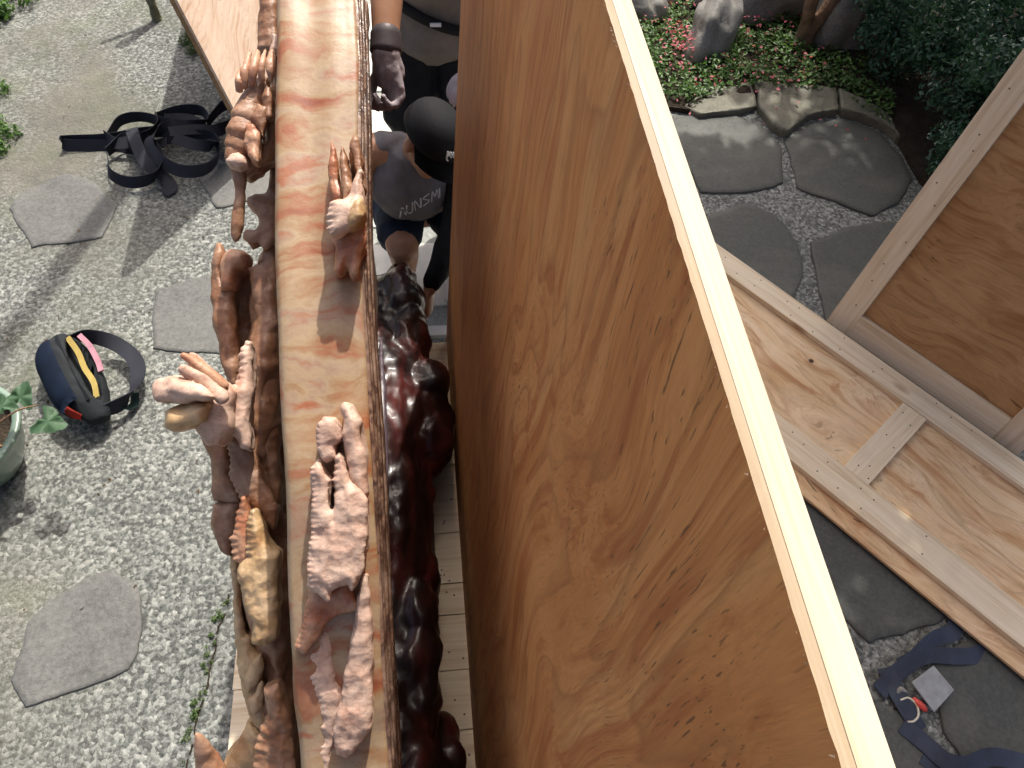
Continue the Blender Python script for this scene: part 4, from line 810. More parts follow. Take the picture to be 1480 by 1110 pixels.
# ================================================================== FLOWER POT + PLANT
def lathe(bm, prof, seg=40):
    rings = [[bm.verts.new((r*math.cos(2*math.pi*k/seg), r*math.sin(2*math.pi*k/seg), z)) for k in range(seg)] for r, z in prof]
    for a, b in zip(rings, rings[1:]):
        for k in range(seg): bm.faces.new((a[k], a[(k+1) % seg], b[(k+1) % seg], b[k]))
    bm.faces.new(rings[0][::-1]); bm.faces.new(rings[-1])
POT = Vector((-1.565, 1.455, 0))
pot = thing('flower_pot', 'round pale green glazed flower pot beside the waist bag', 'flower pot', POT)
bm = bmesh.new(); lathe(bm, [(.11, .002), (.135, .03), (.168, .10), (.185, .17), (.195, .205), (.205, .212), (.207, .225), (.198, .230), (.180, .226), (.172, .205), (.168, .17)]); from_bm('pot_wall', bm, M['celadon'], pot, True)
bm = bmesh.new(); bmesh.ops.create_circle(bm, cap_ends=True, radius=.171, segments=40); bmesh.ops.translate(bm, verts=bm.verts, vec=(0, 0, .185)); from_bm('pot_soil', bm, M['soil'], pot)
def fig_leaf(bm, c, d, nrm, L, seed):
    """three to five lobed leaf with depth: a rippled blade"""
    d = Vector(d).normalized(); n = Vector(nrm); n = (n-d*n.dot(d)).normalized(); s = d.cross(n)
    rr = random.Random(seed)
    out = []; K = 40
    for k in range(K):
        a = 2*math.pi*k/K-math.pi
        r = (.52+.36*abs(math.cos(a*1.5))**1.3)*(1 if abs(a) < 2.5 else .55)+.03*math.sin(a*13)
        out.append((r*math.cos(a)*L*.62, r*math.sin(a)*L*.55))
    rings = []
    for f in (1.0, .72, .42):
        rings.append([bm.verts.new(Vector(c)+d*(x*f+L*.3)+s*(y*f)+n*(.10*L*math.sin(5*math.atan2(y, x))*f*f-.28*(f*f)*abs(y)**2/L)) for x, y in out])
    ctr = bm.verts.new(Vector(c)+d*L*.3)
    for a, b in zip(rings, rings[1:]):
        for k in range(K): bm.faces.new((a[k], a[(k+1) % K], b[(k+1) % K], b[k]))
    for k in range(K): bm.faces.new((rings[-1][k], rings[-1][(k+1) % K], ctr))
    bmesh.ops.solidify(bm, geom=list(bm.faces), thickness=.0012)
fig = thing('potted_plant', 'leafy plant with lobed blue green leaves growing from the glazed pot', 'plant', POT+Vector((-.02, -.02, .18)))
def stem(P, hw, parent, mat='bark'):
    bm = bmesh.new(); loft(bm, P, hw, n=24, sides=8); return from_bm('stem', bm, M[mat], parent, True)
stem([(0, 0, 0), (.06, -.02, .10), (.14, -.045, .13), (.22, -.075, .10)], [.009, .008, .007, .006], fig)
stem([(.0, .02, 0), (.05, .08, .10), (.10, .13, .14)], [.007, .006, .004], fig)
stem([(.16, -.05, .12), (.26, .02, .15), (.32, .05, .14)], [.004, .003, .002], fig)
for i, (c, d, L, mt) in enumerate((((.26, .045, .15), (.2, .6, .2), .10, 'leaf_fig'), ((.33, .00, .14), (.9, -.4, -.1), .115, 'leaf_fig'), ((.24, .01, .16), (-.4, .7, .2), .09, 'leaf_fig'), ((.09, .12, .145), (.5, .5, .3), .075, 'leaf_lime'), ((.03, .10, .13), (-.3, .8, .1), .11, 'leaf_fig'), ((.03, .05, .14), (.6, .35, .1), .085, 'leaf_fig'), ((-.06, .16, .12), (-.4, .8, -.1), .11, 'leaf_fig'), ((-.1, -.1, .16), (-.7, -.5, .1), .12, 'leaf_fig'), ((-.12, .03, .2), (-.9, .1, .2), .12, 'leaf_fig'))):
    bm = bmesh.new(); fig_leaf(bm, (0, 0, 0), d, (0.1, -.1, 1), L, i); o = from_bm('leaf', bm, M[mt], fig, True); o.location = c
for c in ((-.06, .16, .12), (-.1, -.1, .16), (-.12, .03, .2)):
    stem([(0, 0, 0), (c[0]*.5, c[1]*.5, c[2]*.8), c], [.006, .004, .002], fig)

# ================================================================== POSTS
po = thing('wooden_stake', 'short mossy wooden stake leaning near the pale plywood panel', 'stake', (-1.405, 4.26, 0))
bm = bmesh.new(); loft(bm, [(0, 0, -.02), (.0, .0, .03), (-.015, .02, .2), (-.05, .06, .45)], [.032, .024, .022, .03], n=20, sides=10)
me = remesh(bm, .007, 1); displace(me, .006, 30, 1); link('shaft', me, M['mossy_wood'], po, True)
bm = bmesh.new(); loft(bm, [(-.03, .01, .14), (-.09, .03, .26), (-.16, .05, .40)], [.016, .014, .012], n=14, sides=8); from_bm('side_branch', bm, M['mossy_wood'], po, True)
tp = thing('garden_post', 'tall slim wooden garden post standing behind the pale plywood panel', 'post', (-.70, 4.90, 0))
bm = bmesh.new(); box(bm, (-.04, -.04, 0), (.04, .04, 4.9), .006); from_bm('shaft', bm, M['bark'], tp)
bm = bmesh.new(); box(bm, (-.055, -.055, 4.9), (.055, .055, 4.95), .008); from_bm('cap', bm, M['bark'], tp)

# ================================================================== VEGETATION
def leaf_cloud(centers, count, size, flat=.0, seed=1, aspect=.5):
    """many small bent leaves around clump centres (pos, radii)"""
    rr = random.Random(seed); V = []; Fc = []
    wts = [r[0]*r[1]+r[2]*r[0] for _, r in centers]; tot = sum(wts)
    for (c, r), w_ in zip(centers, wts):
        for _ in range(max(1, int(count*w_/tot))):
            d = Vector((rr.gauss(0, 1), rr.gauss(0, 1), rr.gauss(0, 1))).normalized()
            k = rr.uniform(.55, 1.08)
            p = Vector((c[0]+d.x*r[0]*k, c[1]+d.y*r[1]*k, c[2]+d.z*r[2]*k))
            n = (d*.8+Vector((rr.gauss(0, .5), rr.gauss(0, .5), rr.gauss(0, .5)+flat))).normalized()
            t = n.orthogonal().normalized(); t = Matrix.Rotation(rr.uniform(0, 6.28), 3, n) @ t; s = n.cross(t)
            L = size*rr.uniform(.6, 1.25); wd = L*aspect
            i = len(V)
            V += [p-t*L*.5, p+s*wd*.5+n*L*.1, p+t*L*.5, p-s*wd*.5+n*L*.1]
            Fc += [(i, i+1, i+2), (i, i+2, i+3)]
    return V, Fc
def leaf_obj(name, V, Fc, mat, parent=None, loc=(0, 0, 0)):
    me = bpy.data.meshes.new(name); me.from_pydata([tuple(v) for v in V], [], Fc)
    o = link(name, me, M[mat], parent); o.location = loc; return o
def clumps(c, r, n, size, seed):
    rr = random.Random(seed); out = []
    for _ in range(n):
        d = Vector((rr.gauss(0, 1), rr.gauss(0, 1), rr.gauss(0, .8))).normalized()*rr.uniform(.45, 1)
        s = size*rr.uniform(.6, 1.3)
        out.append(((c[0]+d.x*r[0], c[1]+d.y*r[1], c[2]+d.z*r[2]), (s, s, s*.8)))
    return out
def shrub(label, loc, r, n, cs, count, leaf, seed, mat='leaf_shrub'):
    t = thing('shrub', label, 'shrub', loc, group=None)
    rr = random.Random(seed)
    cl = clumps((0, 0, r[2]*.95), r, n, cs, seed)
    cl = [((c[0], c[1], max(c[2], .1)), q) for c, q in cl]
    V, Fc = leaf_cloud(cl, count, leaf, .3, seed)
    leaf_obj('foliage', V, Fc, mat, t)
    bm = bmesh.new()
    for k in range(7):
        c = cl[k][0]; loft(bm, [(rr.uniform(-.05, .05), rr.uniform(-.05, .05), 0), (c[0]*.4, c[1]*.4, c[2]*.5), c], [.014, .009, .004], n=8, sides=6)
    from_bm('stems', bm, M['bark'], t, True)
    return t
shrub('dense dark green shrub beside the twin stemmed tree trunk', (2.72, 3.72, .03), (.42, .45, .42), 60, .12, 15000, .034, 11)
shrub('bushy blue green shrub right behind the leaning framed panel', (3.02, 3.05, .03), (.40, .38, .40), 60, .12, 15000, .034, 12)
shrub('low dark shrub between the flagstones and the leaning framed panel', (2.66, 2.72, .03), (.17, .26, .17), 26, .08, 5000, .028, 13)
shrub('broad dark shrub filling the back of the planting bed', (3.75, 3.95, .03), (.65, .6, .5), 80, .14, 15000, .04, 14)

def rock(label, loc, r, seed, rot=0):
    bm = bmesh.new(); bmesh.ops.create_icosphere(bm, subdivisions=4, radius=1)
    for v in bm.verts:
        d = v.co.copy(); k = 1+.28*noise.fractal(d*1.3+Vector((seed, 0, 0)), 1, 2, 4)+.10*abs(noise.noise(d*4+Vector((0, seed, 0))))
        v.co = Vector((d.x*r[0], d.y*r[1], d.z*r[2]))*k
    o = from_bm('garden_rock', bm, M['rock'], None, True); o.location = loc; o.rotation_euler = (0, 0, rot)
    return tag(o, label, 'rock')
rock('pale ridged garden rock rising from the pink flowered ground cover', (1.70, 3.98, .10), (.13, .26, .20), 1.1, R(-28))
rock('large shaded garden rock behind the twin stemmed tree trunk', (2.13, 4.42, .12), (.42, .26, .26), 4.2)
rock('small dark rounded rock at the corner of the planting bed', (1.33, 4.30, .05), (.15, .15, .14), 7.7)
rock('mossy dark rock under the dense shrub beside the trunk', (2.50, 4.08, .10), (.22, .20, .26), 9.3)

# tree: twin stems in view, unseen crown above, its clumps laid out to shade the yard's right half
tree = thing('garden_tree', 'slim brown twin stemmed tree in the planting bed', 'tree', (2.25, 3.95, .02))
bm = bmesh.new()
loft(bm, [(0, 0, -.03), (.0, 0, .05), (.0, .01, .11)], [.075, .055, .05], n=8, sides=12)
loft(bm, [(0, 0, .06), (-.03, .0, .2), (-.05, .03, .5), (-.08, .1, 1.2), (.0, .2, 2.2), (.15, .3, 3.4)], [.045, .036, .033, .03, .026, .018], n=40, sides=10)
loft(bm, [(0, 0, .06), (.05, .01, .16), (.13, .04, .35), (.25, .12, .9), (.5, .2, 1.9), (.8, .2, 3.2)], [.045, .038, .034, .03, .026, .018], n=40, sides=10)
me = remesh(bm, .012, 1); displace(me, .008, 14, 2.2, 3)
link('trunk', me, M['bark'], tree, True)
bm = bmesh.new(); rr = random.Random(21)
CR = []
def put_cl(sx, sy, h, s):
    """clump whose crown position stands above a ground spot towards the sun"""
    p = Vector((sx, sy, 0))+SD*(h/SD.z); CR.append(((p.x-2.25, p.y-3.95, h-.02), (s, s, s*.7)))
for k in range(240):
    sx = rr.uniform(.72, 3.4); sy = rr.uniform(-1.1, 2.95)
    if sx < .95 and sy < .0: continue
    put_cl(sx, sy, rr.uniform(3.2, 4.7), rr.uniform(.22, .36))
for ix in range(10):
    for iy in range(14):
        put_cl(.86+ix*.27+rr.uniform(-.08, .08), -.8+iy*.26+rr.uniform(-.08, .08), rr.uniform(3.2, 4.6), .25)
for k in range(60):
    put_cl(rr.uniform(1.75, 3.6), rr.uniform(2.7, 4.2), rr.uniform(3.4, 4.6), rr.uniform(.10, .2))
for k in range(14):
    put_cl(rr.uniform(.95, 1.5), rr.uniform(2.1, 3.1), rr.uniform(3.4, 4.2), rr.uniform(.08, .15))
V, Fc = leaf_cloud(CR, 52000, .11, .6, 5)
leaf_obj('crown', V, Fc, 'leaf_tree', tree)
for k in range(34):
    c = CR[k*6 % 220][0]; b0 = (.15, .3, 3.2) if k % 2 else (.7, .2, 3.0)
    loft(bm, [b0, ((b0[0]+c[0])/2, (b0[1]+c[1])/2, (b0[2]+c[2])/2-.05), c], [.014, .01, .004], n=8, sides=6)
from_bm('limbs', bm, M['bark'], tree, True)

def in_poly(x, y, P):
    r = False
    for i in range(len(P)):
        x0, y0 = P[i]; x1, y1 = P[i-1]
        if (y0 > y) != (y1 > y) and x < (x1-x0)*(y-y0)/(y1-y0)+x0: r = not r
    return r
def cover(poly, count, leaf, h, seed, dens=None):
    rr = random.Random(seed); V = []; Fc = []
    xs = [p[0] for p in poly]; ys = [p[1] for p in poly]; k = 0
    while k < count:
        x = rr.uniform(min(xs), max(xs)); y = rr.uniform(min(ys), max(ys))
        if not in_poly(x, y, poly): continue
        q = noise.noise(Vector((x*5, y*5, seed)))
        if rr.random() > .75+q: k += .2; continue
        k += 1
        z = .03+h*rr.random()*(.6+.8*max(0, q+.3))
        n = Vector((rr.gauss(0, .5), rr.gauss(0, .5), 1)).normalized(); t = Matrix.Rotation(rr.uniform(0, 6.28), 3, n) @ n.orthogonal().normalized(); s = n.cross(t)
        L = leaf*rr.uniform(.6, 1.3); i = len(V); p = Vector((x, y, z))
        V += [p-t*L*.5, p+s*L*.32+n*L*.1, p+t*L*.5, p-s*L*.32+n*L*.1]; Fc += [(i, i+1, i+2), (i, i+2, i+3)]
    return V, Fc
GC = [(1.20, 3.46), (1.45, 3.40), (1.72, 3.53), (2.28, 3.50), (2.48, 3.2), (2.6, 3.4), (2.5, 4.3), (2.0, 5.2), (1.0, 5.2)]
V, Fc = cover(GC, 12000, .028, .06, 3)
tag(leaf_obj('ground_cover', V, Fc, 'leaf_cover'), 'bright green low ground cover in the planting bed', 'ground cover', None, 'stuff')
V, Fc = cover([(1.22, 3.5), (2.3, 3.45), (2.5, 4.2), (1.3, 4.6)], 300, .022, .03, 8)
V = [v+Vector((0, 0, .055)) for v in V]
V2, F2 = cover([(1.25, 3.3), (2.4, 3.0), (2.3, 3.5), (1.3, 3.5)], 14, .024, .003, 9)
n0 = len(V); V += [v+Vector((0, 0, .03)) for v in V2]; Fc += [tuple(i+n0 for i in f) for f in F2]
V3, F3 = cover([(1.40, 3.75), (1.55, 3.72), (1.60, 4.0), (1.45, 4.05)], 70, .026, .05, 12)
n0 = len(V); V += [v+Vector((0, 0, .07)) for v in V3]; Fc += [tuple(i+n0 for i in f) for f in F3]
tag(leaf_obj('pink_petals', V, Fc, 'petal'), 'scattered pink blossoms on the ground cover', 'petals', None, 'stuff')
V, Fc = cover([(-2.2, .5), (-.75, .5), (-.85, 2.6), (-1.3, 4.3), (-2.4, 4.3)], 90, .014, .0, 17)
V = [v+Vector((0, 0, -.022)) for v in V]
tag(leaf_obj('leaf_litter', V, Fc, 'litter'), 'small brown leaf bits scattered over the aggregate', 'leaf litter', None, 'stuff')
# mossy tufts
def tuft(label, cs, count, leaf, mat='leaf_cover', seed=1):
    V, Fc = leaf_cloud(cs, count, leaf, .6, seed)
    V = [Vector((v.x, v.y, max(v.z, .004))) for v in V]
    return tag(leaf_obj('weed', V, Fc, mat), label, 'weeds', None, 'stuff')
seam = bmesh.new(); prev = None
for k in range(60):
    t = k/59; x = -.685-.10*t+.012*noise.noise(Vector((t*9, 0, 0)))+.006*noise.noise(Vector((t*40, 3, 0))); yy = .92-.75*t; wv = .0022+.004*abs(noise.noise(Vector((t*25, 1, 1))))
    cur = (seam.verts.new((x-wv, yy, .004)), seam.verts.new((x+wv, yy, .004)))
    if prev and noise.noise(Vector((t*18, 7, 2))) > -.22: seam.faces.new((prev[0], prev[1], cur[1], cur[0]))
    prev = cur
from_bm('soil_seam', seam, M['soil'], ground)
cs = []
rr = random.Random(4)
for (a, b, n) in (((-.69, .90), (-.722, .835), 9), ((-.722, .80), (-.735, .60), 16), ((-.735, .62), (-.752, .545), 8), ((-.755, .53), (-.78, .38), 7)):
    for k in range(n):
        t = rr.random(); s = rr.uniform(.005, .012)
        cs.append(((a[0]+(b[0]-a[0])*t+rr.gauss(0, .008), a[1]+(b[1]-a[1])*t, .006), (s, s, s*.7)))
tuft('line of small green weeds growing in the aggregate crack', cs, 600, .010, 'leaf_weed', seed=5)
cs = [((-1.20+rr.gauss(0, .05), 4.02+rr.gauss(0, .06), .02), (.035, .035, .025)) for _ in range(14)]
tuft('clump of moss and weeds at the foot of the pale plywood panel', cs, 1100, .018, 'leaf_weed', seed=6)
cs = [((-2.03+rr.gauss(0, .05), 3.32+rr.gauss(0, .13), .03), (.04, .04, .03)) for _ in range(22)]
tuft('low green weeds spilling along the yard edge below broad leaves', cs, 1800, .022, seed=7)
cs = [((-2.30+rr.gauss(0, .1), 4.40+rr.gauss(0, .14), .05), (.06, .06, .05)) for _ in range(22)]
tuft('leafy green growth at the yard corner far from the straps', cs, 1600, .035, seed=8)
bl = thing('broad_leaf_plant', 'broad leaved green plant at the yard edge beyond the flat strap tail', 'plant', (-2.22, 3.60, 0))
stem([(0, 0, 0), (.02, 0, .1), (.05, .02, .22)], [.008, .006, .004], bl, 'mossy_wood')
for i, (c, d, L) in enumerate((((.05, .02, .2), (1, .3, .1), .17), ((.03, -.02, .14), (.9, -.6, 0), .15), ((.04, 0, .2), (-.6, .6, .2), .15), ((.03, 0, .18), (-.5, -.8, .1), .14))):
    bm = bmesh.new(); d = Vector(d).normalized(); s = Vector((-d.y, d.x, 0)).normalized(); g = []
    for k in range(9):
        t = k/8; wdt = L*.34*math.sin(math.pi*min(.98, t*.9+.06))
        g.append([bm.verts.new(Vector(c)+d*L*t+s*wdt*u+Vector((0, 0, .02*abs(u)-.04*t*t))) for u in (-1, -.5, 0, .5, 1)])
    for a, b in zip(g, g[1:]):
        for j in range(4): bm.faces.new((a[j], b[j], b[j+1], a[j+1]))
    bmesh.ops.solidify(bm, geom=list(bm.faces), thickness=.001)
    from_bm('leaf', bm, M['leaf_fig'], bl, True)

# ================================================================== PEOPLE
def hand(bm, wrist, fwd, palmn, s=1.0, curl=.9, thumb=1, spread=.0):
    """palm plus five unequal bent fingers; fwd points from wrist to knuckles, palmn out of the palm"""
    f = Vector(fwd).normalized(); n = Vector(palmn); n = (n-f*n.dot(f)).normalized(); sd = f.cross(n)*thumb
    w0 = Vector(wrist)
    loft(bm, [w0-f*.01*s, w0+f*.045*s, w0+f*.088*s], [.028*s, .040*s, .042*s], .42, n, 8, 12)
    for k, (o, L) in enumerate(((-.033, .062), (-.011, .075), (.011, .080), (.032, .072))):
        b = w0+f*.085*s+sd*o*s; a = 0; P = [b-f*.02*s]; P.append(b); cur = b; L *= s
        for frac, da in ((.45, curl*.7), (.32, curl*1.0), (.23, curl*.6)):
            a += da; cur = cur+(f*math.cos(a)+n*math.sin(a)+sd*o*spread*8)*L*frac; P.append(cur)
        loft(bm, P, [.0095*s, .0098*s, .0092*s, .0085*s, .007*s], 1.0, n, 14, 8)
    b = w0+f*.03*s+sd*.036*s
    loft(bm, [b-sd*.015*s, b+sd*.012*s+f*.012*s+n*.008*s, b+sd*.02*s+f*.038*s+n*.02*s, b+sd*.012*s+f*.060*s+n*.03*s], [.013*s, .0125*s, .011*s, .008*s], 1.0, n, 12, 8)
def head(bm, c, face, up, s=1.0):
    f = Vector(face).normalized(); u = Vector(up); u = (u-f*u.dot(f)).normalized(); r = f.cross(u)
    rot = Matrix((r, f, u)).transposed().to_quaternion()
    c = Vector(c); P = lambda x, y, z: c+r*x*s+f*y*s+u*z*s
    E = lambda p, q: ellipsoid(bm, P(*p), [v*s for v in q], 2, rot)
    E((0, -.012, .025), (.076, .095, .088)); E((0, .018, -.04), (.060, .068, .070)); E((0, .045, -.085), (.033, .035, .028))
    E((0, .092, -.028), (.013, .018, .024)); E((0, .085, -.012), (.009, .012, .03)); E((0, .072, -.066), (.024, .014, .009))
    E((.042, .055, -.035), (.024, .026, .026)); E((-.042, .055, -.035), (.024, .026, .026))
    E((.03, .072, .012), (.022, .014, .008)); E((-.03, .072, .012), (.022, .014, .008))
    for x in (-1, 1): E((x*.077, -.008, -.018), (.010, .022, .033)); E((x*.080, -.016, -.006), (.008, .012, .018))
    return P, rot
# --- crouching man
cr = thing('person', 'person crouching in grey tank top and black cap reaching beside the lacquered base', 'person', (0, 2.25, .012))
O1 = Vector((0, 2.25, .012))
L1 = lambda *p: [Vector(q)-O1 for q in p]
hip, ches, neck, hd = (.0, 2.36, .40), (-.01, 2.105, .68), (.005, 2.07, .835), (.04, 2.00, .925)
bm = bmesh.new()
loft(bm, L1((.0, 2.42, .36), hip, (-.005, 2.22, .54), ches, (-.005, 2.085, .79)), [.13, .15, .135, .155, .10], .66, (0, -.6, .6), 24, 18)
loft(bm, L1((-.005, 2.12, .78), neck, hd), [.07, .052, .05], 1, (0, 1, 0), 10, 12)
head(bm, Vector(hd)-O1, (.45, -.80, -.38), (.46, -.22, .86), 1.0)
SHL, SHR = (-.165, 2.115, .79), (.165, 2.06, .79)
loft(bm, L1((-.05, 2.12, .78), SHL, (-.235, 2.06, .60), (-.24, 1.98, .47), (-.225, 1.93, .43)), [.06, .055, .043, .034, .026], 1, (0, 1, 0), 24, 12)
loft(bm, L1((.05, 2.10, .78), SHR, (.115, 1.965, .60), (.045, 1.885, .44), (.015, 1.855, .385)), [.06, .054, .043, .034, .026], 1, (0, 1, 0), 24, 12)
hand(bm, Vector((.014, 1.853, .383))-O1, (-.12, -.35, -.9), (-.8, .3, -.2), 1.0, .35, 1)
hand(bm, Vector((-.225, 1.93, .43))-O1, (.1, -.5, -.8), (.9, 0, -.2), 1.0, .4, -1)
for sx, kn, an in ((-.09, (-.075, 2.01, .455), (-.075, 2.20, .10)), (.10, (.15, 2.03, .47), (.13, 2.22, .10))):
    loft(bm, L1((sx, 2.42, .36), (sx*.9+kn[0]*.1, 2.25, .42), kn), [.095, .088, .060], 1, (0, 0, 1), 16, 14)
    loft(bm, L1(kn, ((kn[0]+an[0])/2, (kn[1]+an[1])/2+.02, .28), an, (an[0], an[1]-.02, .06)), [.060, .058, .038, .036], 1, (0, 1, 0), 16, 12)
me = remesh(bm, .008, 3); link('body', me, M['skin'], cr, True)
# tank top follows the torso
bm = bmesh.new()
loft(bm, L1((.0, 2.40, .40), (-.005, 2.27, .50), (-.005, 2.17, .59), (-.01, 2.105, .69), (-.008, 2.09, .785)), [.158, .152, .155, .17, .118], .74, (0, -.6, .6), 28, 24)
for sh in (SHL, SHR):
    loft(bm, L1((sh[0]*.35, sh[1]+.01, .79), (sh[0]*.78, sh[1], .805)), [.062, .060], .9, (0, 1, 0), 8, 14)
me = remesh(bm, .008, 2); displace(me, .010, 9, 1.4, 3); tank = link('tank_top', me, M['grey_cloth'], cr, True)
bm = bmesh.new()
loft(bm, L1((.0, 2.49, .37), (.0, 2.42, .36), (.0, 2.34, .42)), [.15, .165, .15], .8, (0, 0, 1), 10, 18)
for sx, kn in ((-.09, (-.075, 2.01, .455)), (.10, (.15, 2.03, .47))):
    loft(bm, L1((sx, 2.42, .37), (sx*.9+kn[0]*.1, 2.26, .42), (kn[0], kn[1]+.055, kn[2]-.005)), [.108, .104, .085], 1, (0, 0, 1), 14, 16)
me = remesh(bm, .008, 2); displace(me, .010, 10, 4.4, 3); link('shorts', me, M['navy_cloth'], cr, True)
bm = bmesh.new(); loft(bm, L1((.150, 2.02, .73), (.115, 1.965, .60), (.06, 1.90, .47), (.026, 1.867, .408)), [.058, .050, .043, .036], 1, (0, 1, 0), 24, 16)
me = remesh(bm, .006, 1); displace(me, .004, 22, 6, 3); link('arm_sleeve', me, M['black_cloth'], cr, True)
# cap
f = Vector((.45, -.80, -.38)).normalized(); u = Vector((.46, -.22, .86)); u = (u-f*u.dot(f)).normalized(); r_ = f.cross(u)
hc = Vector(hd)-O1
HP = lambda x, y, z: hc+r_*x+f*y+u*z
cap = bpy.data.objects.new('cap', None)
bm = bmesh.new(); g = []
for i in range(9):
    th = R(92)*i/8
    g.append([bm.verts.new(HP(.093*math.cos(th)**.8*math.cos(a) if th < R(90) else 0, -.006+.112*(math.cos(th)**.8 if th < R(90) else 0)*math.sin(a), .026+.100*math.sin(th))) for a in [2*math.pi*k/32 for k in range(32)]])
for a, b in zip(g, g[1:]):
    for k in range(32): bm.faces.new((a[k], a[(k+1) % 32], b[(k+1) % 32], b[k]))
bmesh.ops.remove_doubles(bm, verts=bm.verts, dist=.0005)
bmesh.ops.solidify(bm, geom=list(bm.faces), thickness=.003)
bpy.data.objects.remove(cap)
cap = from_bm('cap', bm, M['black_cloth'], cr, True)
bm = bmesh.new(); g = []
for i in range(9):
    t = i/8
    g.append([bm.verts.new(HP(.086*math.sin(a)*(1-.10*t), .092*math.cos(a)*1.05+t*.075*math.cos(a)**.6-.006, .030-.022*t-.028*t*math.sin(a)**2-.012*math.sin(a)**2)) for a in [R(-78+156*k/20) for k in range(21)]])
for a, b in zip(g, g[1:]):
    for k in range(20): bm.faces.new((a[k], a[k+1], b[k+1], b[k]))
bmesh.ops.solidify(bm, geom=list(bm.faces), thickness=.003)
from_bm('visor', bm, M['black_cloth'], cap, True)
def strokes(name, paths, r, mat, parent):
    bm = bmesh.new()
    for P in paths: loft(bm, P, [r]*len(P), .6, (0, 0, 1), 6*len(P), 6)
    return from_bm(name, bm, M[mat], parent, True)
def cap_pt(a, z, o=.003):
    k = math.cos(math.asin(min(1, z/.112)))**.8
    return HP((.093*k+o)*math.sin(a), -.006+(.112*k+o)*math.cos(a), .026+z*.9)
lg = []
for x0, seq in ((-.30, ((.10, .060), (.02, .066), (.03, .052), (.11, .046), (.06, .036), (0, .040))), (-.16, ((.06, .066), (.02, .050), (.05, .038), (.1, .044))), (-.17, ((.0, .056), (.1, .058))), (-.04, ((.0, .054), (.01, .040), (.07, .040), (.08, .055), (.09, .040))), (.07, ((.08, .055), (.01, .050), (.08, .044), (.0, .037))), (.17, ((.08, .055), (.01, .050), (.08, .044), (.0, .037))), (.27, ((.0, .055), (.05, .042), (.1, .056), (.05, .030), (-.02, .024)))):
    lg.append([cap_pt(x0+a, z) for a, z in seq])
strokes('cap_lettering', lg, .0038, 'white_print', cap)
# lettering across the chest of the tank top
from mathutils.bvhtree import BVHTree
tt = BVHTree.FromPolygons([v.co for v in tank.data.vertices], [tuple(p.vertices) for p in tank.data.polygons])
cd = Vector((0, -.75, .66)).normalized()
def chest_pt(x, s):
    p = Vector((-.075+x, 2.02+x*.10+s*.66, .585+x*.55+s*.75))-O1
    h = tt.ray_cast(p+cd*.6, -cd)
    return (h[0] if h[0] is not None else p)+cd*.002
pr = []
for k, seq in enumerate((((0, 0), (.012, .03), (.022, 0)), ((0, .03), (.0, .006), (.016, .0), (.02, .03)), ((0, 0), (.0, .03), (.018, .0), (.02, .03)), ((.02, .03), (0, .024), (.02, .008), (0, 0)), ((0, .0), (.004, .03), (.012, .012), (.02, .03), (.024, 0)), ((0, 0), (0, .03)), ((.02, .03), (0, .016), (.02, 0)))):
    strokes('chest_lettering', [[chest_pt(k*.028+a, b_) for a, b_ in seq]], .003, 'white_print', tank)
for an in ((-.075, 2.20, .10), (.13, 2.22, .10)):
    bm = bmesh.new(); loft(bm, L1((an[0], an[1]+.06, .045), (an[0], an[1]-.02, .055), (an[0], an[1]-.10, .042), (an[0], an[1]-.165, .034)), [.036, .044, .046, .034], .85, (0, 0, 1), 16, 14)
    me = remesh(bm, .006, 1)
    for v in me.vertices: v.co.z = max(v.co.z, .002)
    link('shoe', me, M['shoe'], cr, True)

# --- standing man
O2 = Vector((.08, 2.78, .012))
sm = thing('person', 'person standing in taupe shirt and black shorts gripping the stone slab with a gloved hand', 'person', O2)
L2 = lambda *p: [Vector(q)-O2 for q in p]
bm = bmesh.new()
loft(bm, L2((.09, 2.80, .86), (.09, 2.76, 1.02), (.08, 2.70, 1.18), (.07, 2.62, 1.36), (.07, 2.58, 1.44)), [.15, .14, .15, .165, .09], .66, (0, 1, 0), 20, 16)
loft(bm, L2((.07, 2.58, 1.42), (.06, 2.53, 1.50), (.05, 2.48, 1.60)), [.065, .054, .05], 1, (0, 1, 0), 8, 12)
head(bm, Vector((.05, 2.46, 1.63))-O2, (-.1, -.75, -.6), (0, -.6, .75))
loft(bm, L2((-.02, 2.60, 1.38), (-.10, 2.52, 1.39), (-.07, 2.28, 1.48), (-.045, 2.02, 1.60), (-.05, 1.84, 1.545), (-.064, 1.675, 1.44)), [.062, .060, .050, .048, .045, .030], 1, (0, 0, 1), 34, 14)
loft(bm, L2((.16, 2.62, 1.38), (.25, 2.62, 1.36), (.32, 2.56, 1.16), (.27, 2.42, 1.00), (.22, 2.36, .95)), [.062, .060, .046, .038, .028], 1, (0, 1, 0), 30, 14)
for sx, kx in ((-.01, -.035), (.18, .20)):
    loft(bm, L2((sx, 2.80, .86), (kx, 2.72, .50), (kx, 2.80, .28), (kx, 2.86, .08)), [.095, .062, .055, .038], 1, (0, 1, 0), 26, 14)
me = remesh(bm, .008, 3); link('body', me, M['skin'], sm, True)
bm = bmesh.new()
loft(bm, L2((.09, 2.79, .835), (.09, 2.775, .92), (.09, 2.75, 1.03), (.08, 2.69, 1.18), (.07, 2.62, 1.36), (.07, 2.585, 1.43)), [.198, .184, .164, .168, .185, .12], .80, (0, 1, 0), 30, 24)
loft(bm, L2((.0, 2.60, 1.38), (-.10, 2.52, 1.39), (-.08, 2.36, 1.43)), [.075, .075, .066], 1, (0, 0, 1), 12, 14)
loft(bm, L2((.14, 2.62, 1.38), (.25, 2.62, 1.36), (.30, 2.59, 1.22)), [.075, .075, .066], 1, (0, 1, 0), 12, 14)
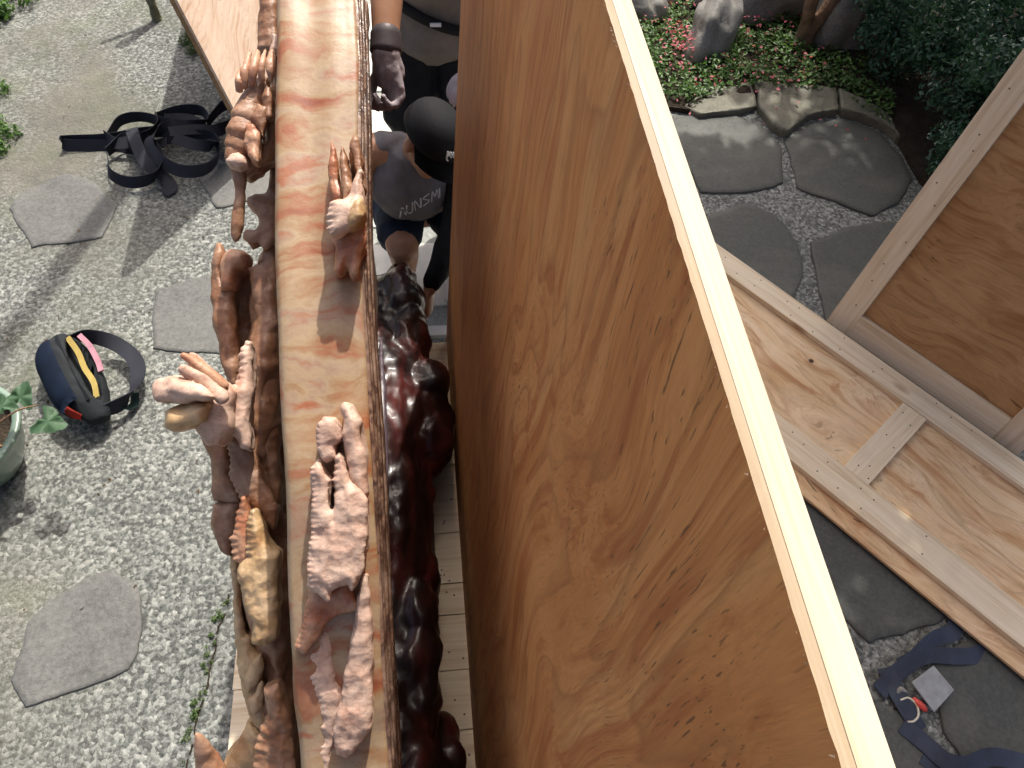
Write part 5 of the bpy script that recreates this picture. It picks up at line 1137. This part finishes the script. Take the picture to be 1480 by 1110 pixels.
me = remesh(bm, .008, 2); displace(me, .012, 8, 8.8, 3); link('shirt', me, M['taupe_cloth'], sm, True)
bm = bmesh.new()
loft(bm, L2((.09, 2.80, .97), (.09, 2.80, .88), (.09, 2.80, .78)), [.145, .155, .15], .78, (0, 1, 0), 10, 18)
for sx, kx in ((-.01, -.035), (.18, .20)):
    loft(bm, L2((sx, 2.80, .78), (sx*.6+kx*.4, 2.76, .64), (kx, 2.725, .47)), [.118, .112, .098], 1, (0, 1, 0), 16, 16)
me = remesh(bm, .008, 2); displace(me, .010, 9, 9.9, 3); link('shorts', me, M['black_cloth'], sm, True)
bm = bmesh.new(); ring = []
N_ = 60
for k in range(N_):
    a = 2*math.pi*k/N_
    z = .945-.075*math.cos(a)
    ring.append([bm.verts.new(Vector((.09+rx*math.cos(a), 2.76+rx*.80*math.sin(a), z+dz))-O2) for rx, dz in ((.178, -.02), (.188, -.02), (.188, .02), (.178, .02))])
for k in range(N_):
    a, b = ring[k], ring[(k+1) % N_]
    for j in range(4): bm.faces.new((a[j], b[j], b[(j+1) % 4], a[(j+1) % 4]))
belt = from_bm('belt', bm, M['black_cloth'], sm, True)
bm = bmesh.new(); box(bm, Vector((.065, 2.598, .945))-O2, Vector((.105, 2.606, .958))-O2, .002); from_bm('belt_label', bm, M['white_print'], belt)
bm = bmesh.new()
hand(bm, Vector((-.060, 1.675, 1.435))-O2, (.10, -.50, -.86), (-.75, -.45, .1), 1.12, 1.25, 1)
loft(bm, L2((-.060, 1.71, 1.465), (-.062, 1.675, 1.435), (-.060, 1.65, 1.39)), [.035, .037, .041], .95, (1, 0, 0), 8, 14)
me = remesh(bm, .0055, 1); displace(me, .003, 40, 2, 2); gl = link('glove', me, M['glove'], sm, True)
bm = bmesh.new(); loft(bm, L2((-.0605, 1.708, 1.463), (-.0625, 1.676, 1.437)), [.038, .040], .95, (1, 0, 0), 6, 16); from_bm('glove_cuff', bm, M['rubber'], gl, True)
bm = bmesh.new(); hand(bm, Vector((.22, 2.36, .95))-O2, (-.7, -.5, -.3), (-.2, -.4, -.9), 1.05, .5, 1)
me = remesh(bm, .006, 1); link('glove', me, M['glove'], sm, True)
for kx in (-.035, .20):
    bm = bmesh.new(); loft(bm, L2((kx, 2.93, .045), (kx, 2.86, .06), (kx, 2.77, .045), (kx, 2.70, .035)), [.036, .044, .046, .034], .85, (0, 0, 1), 16, 14)
    loft(bm, L2((kx, 2.86, .05), (kx, 2.86, .14)), [.042, .046], 1, (0, 1, 0), 6, 14)
    me = remesh(bm, .006, 1)
    for v in me.vertices: v.co.z = max(v.co.z, .002)
    link('shoe', me, M['rubber'], sm, True)
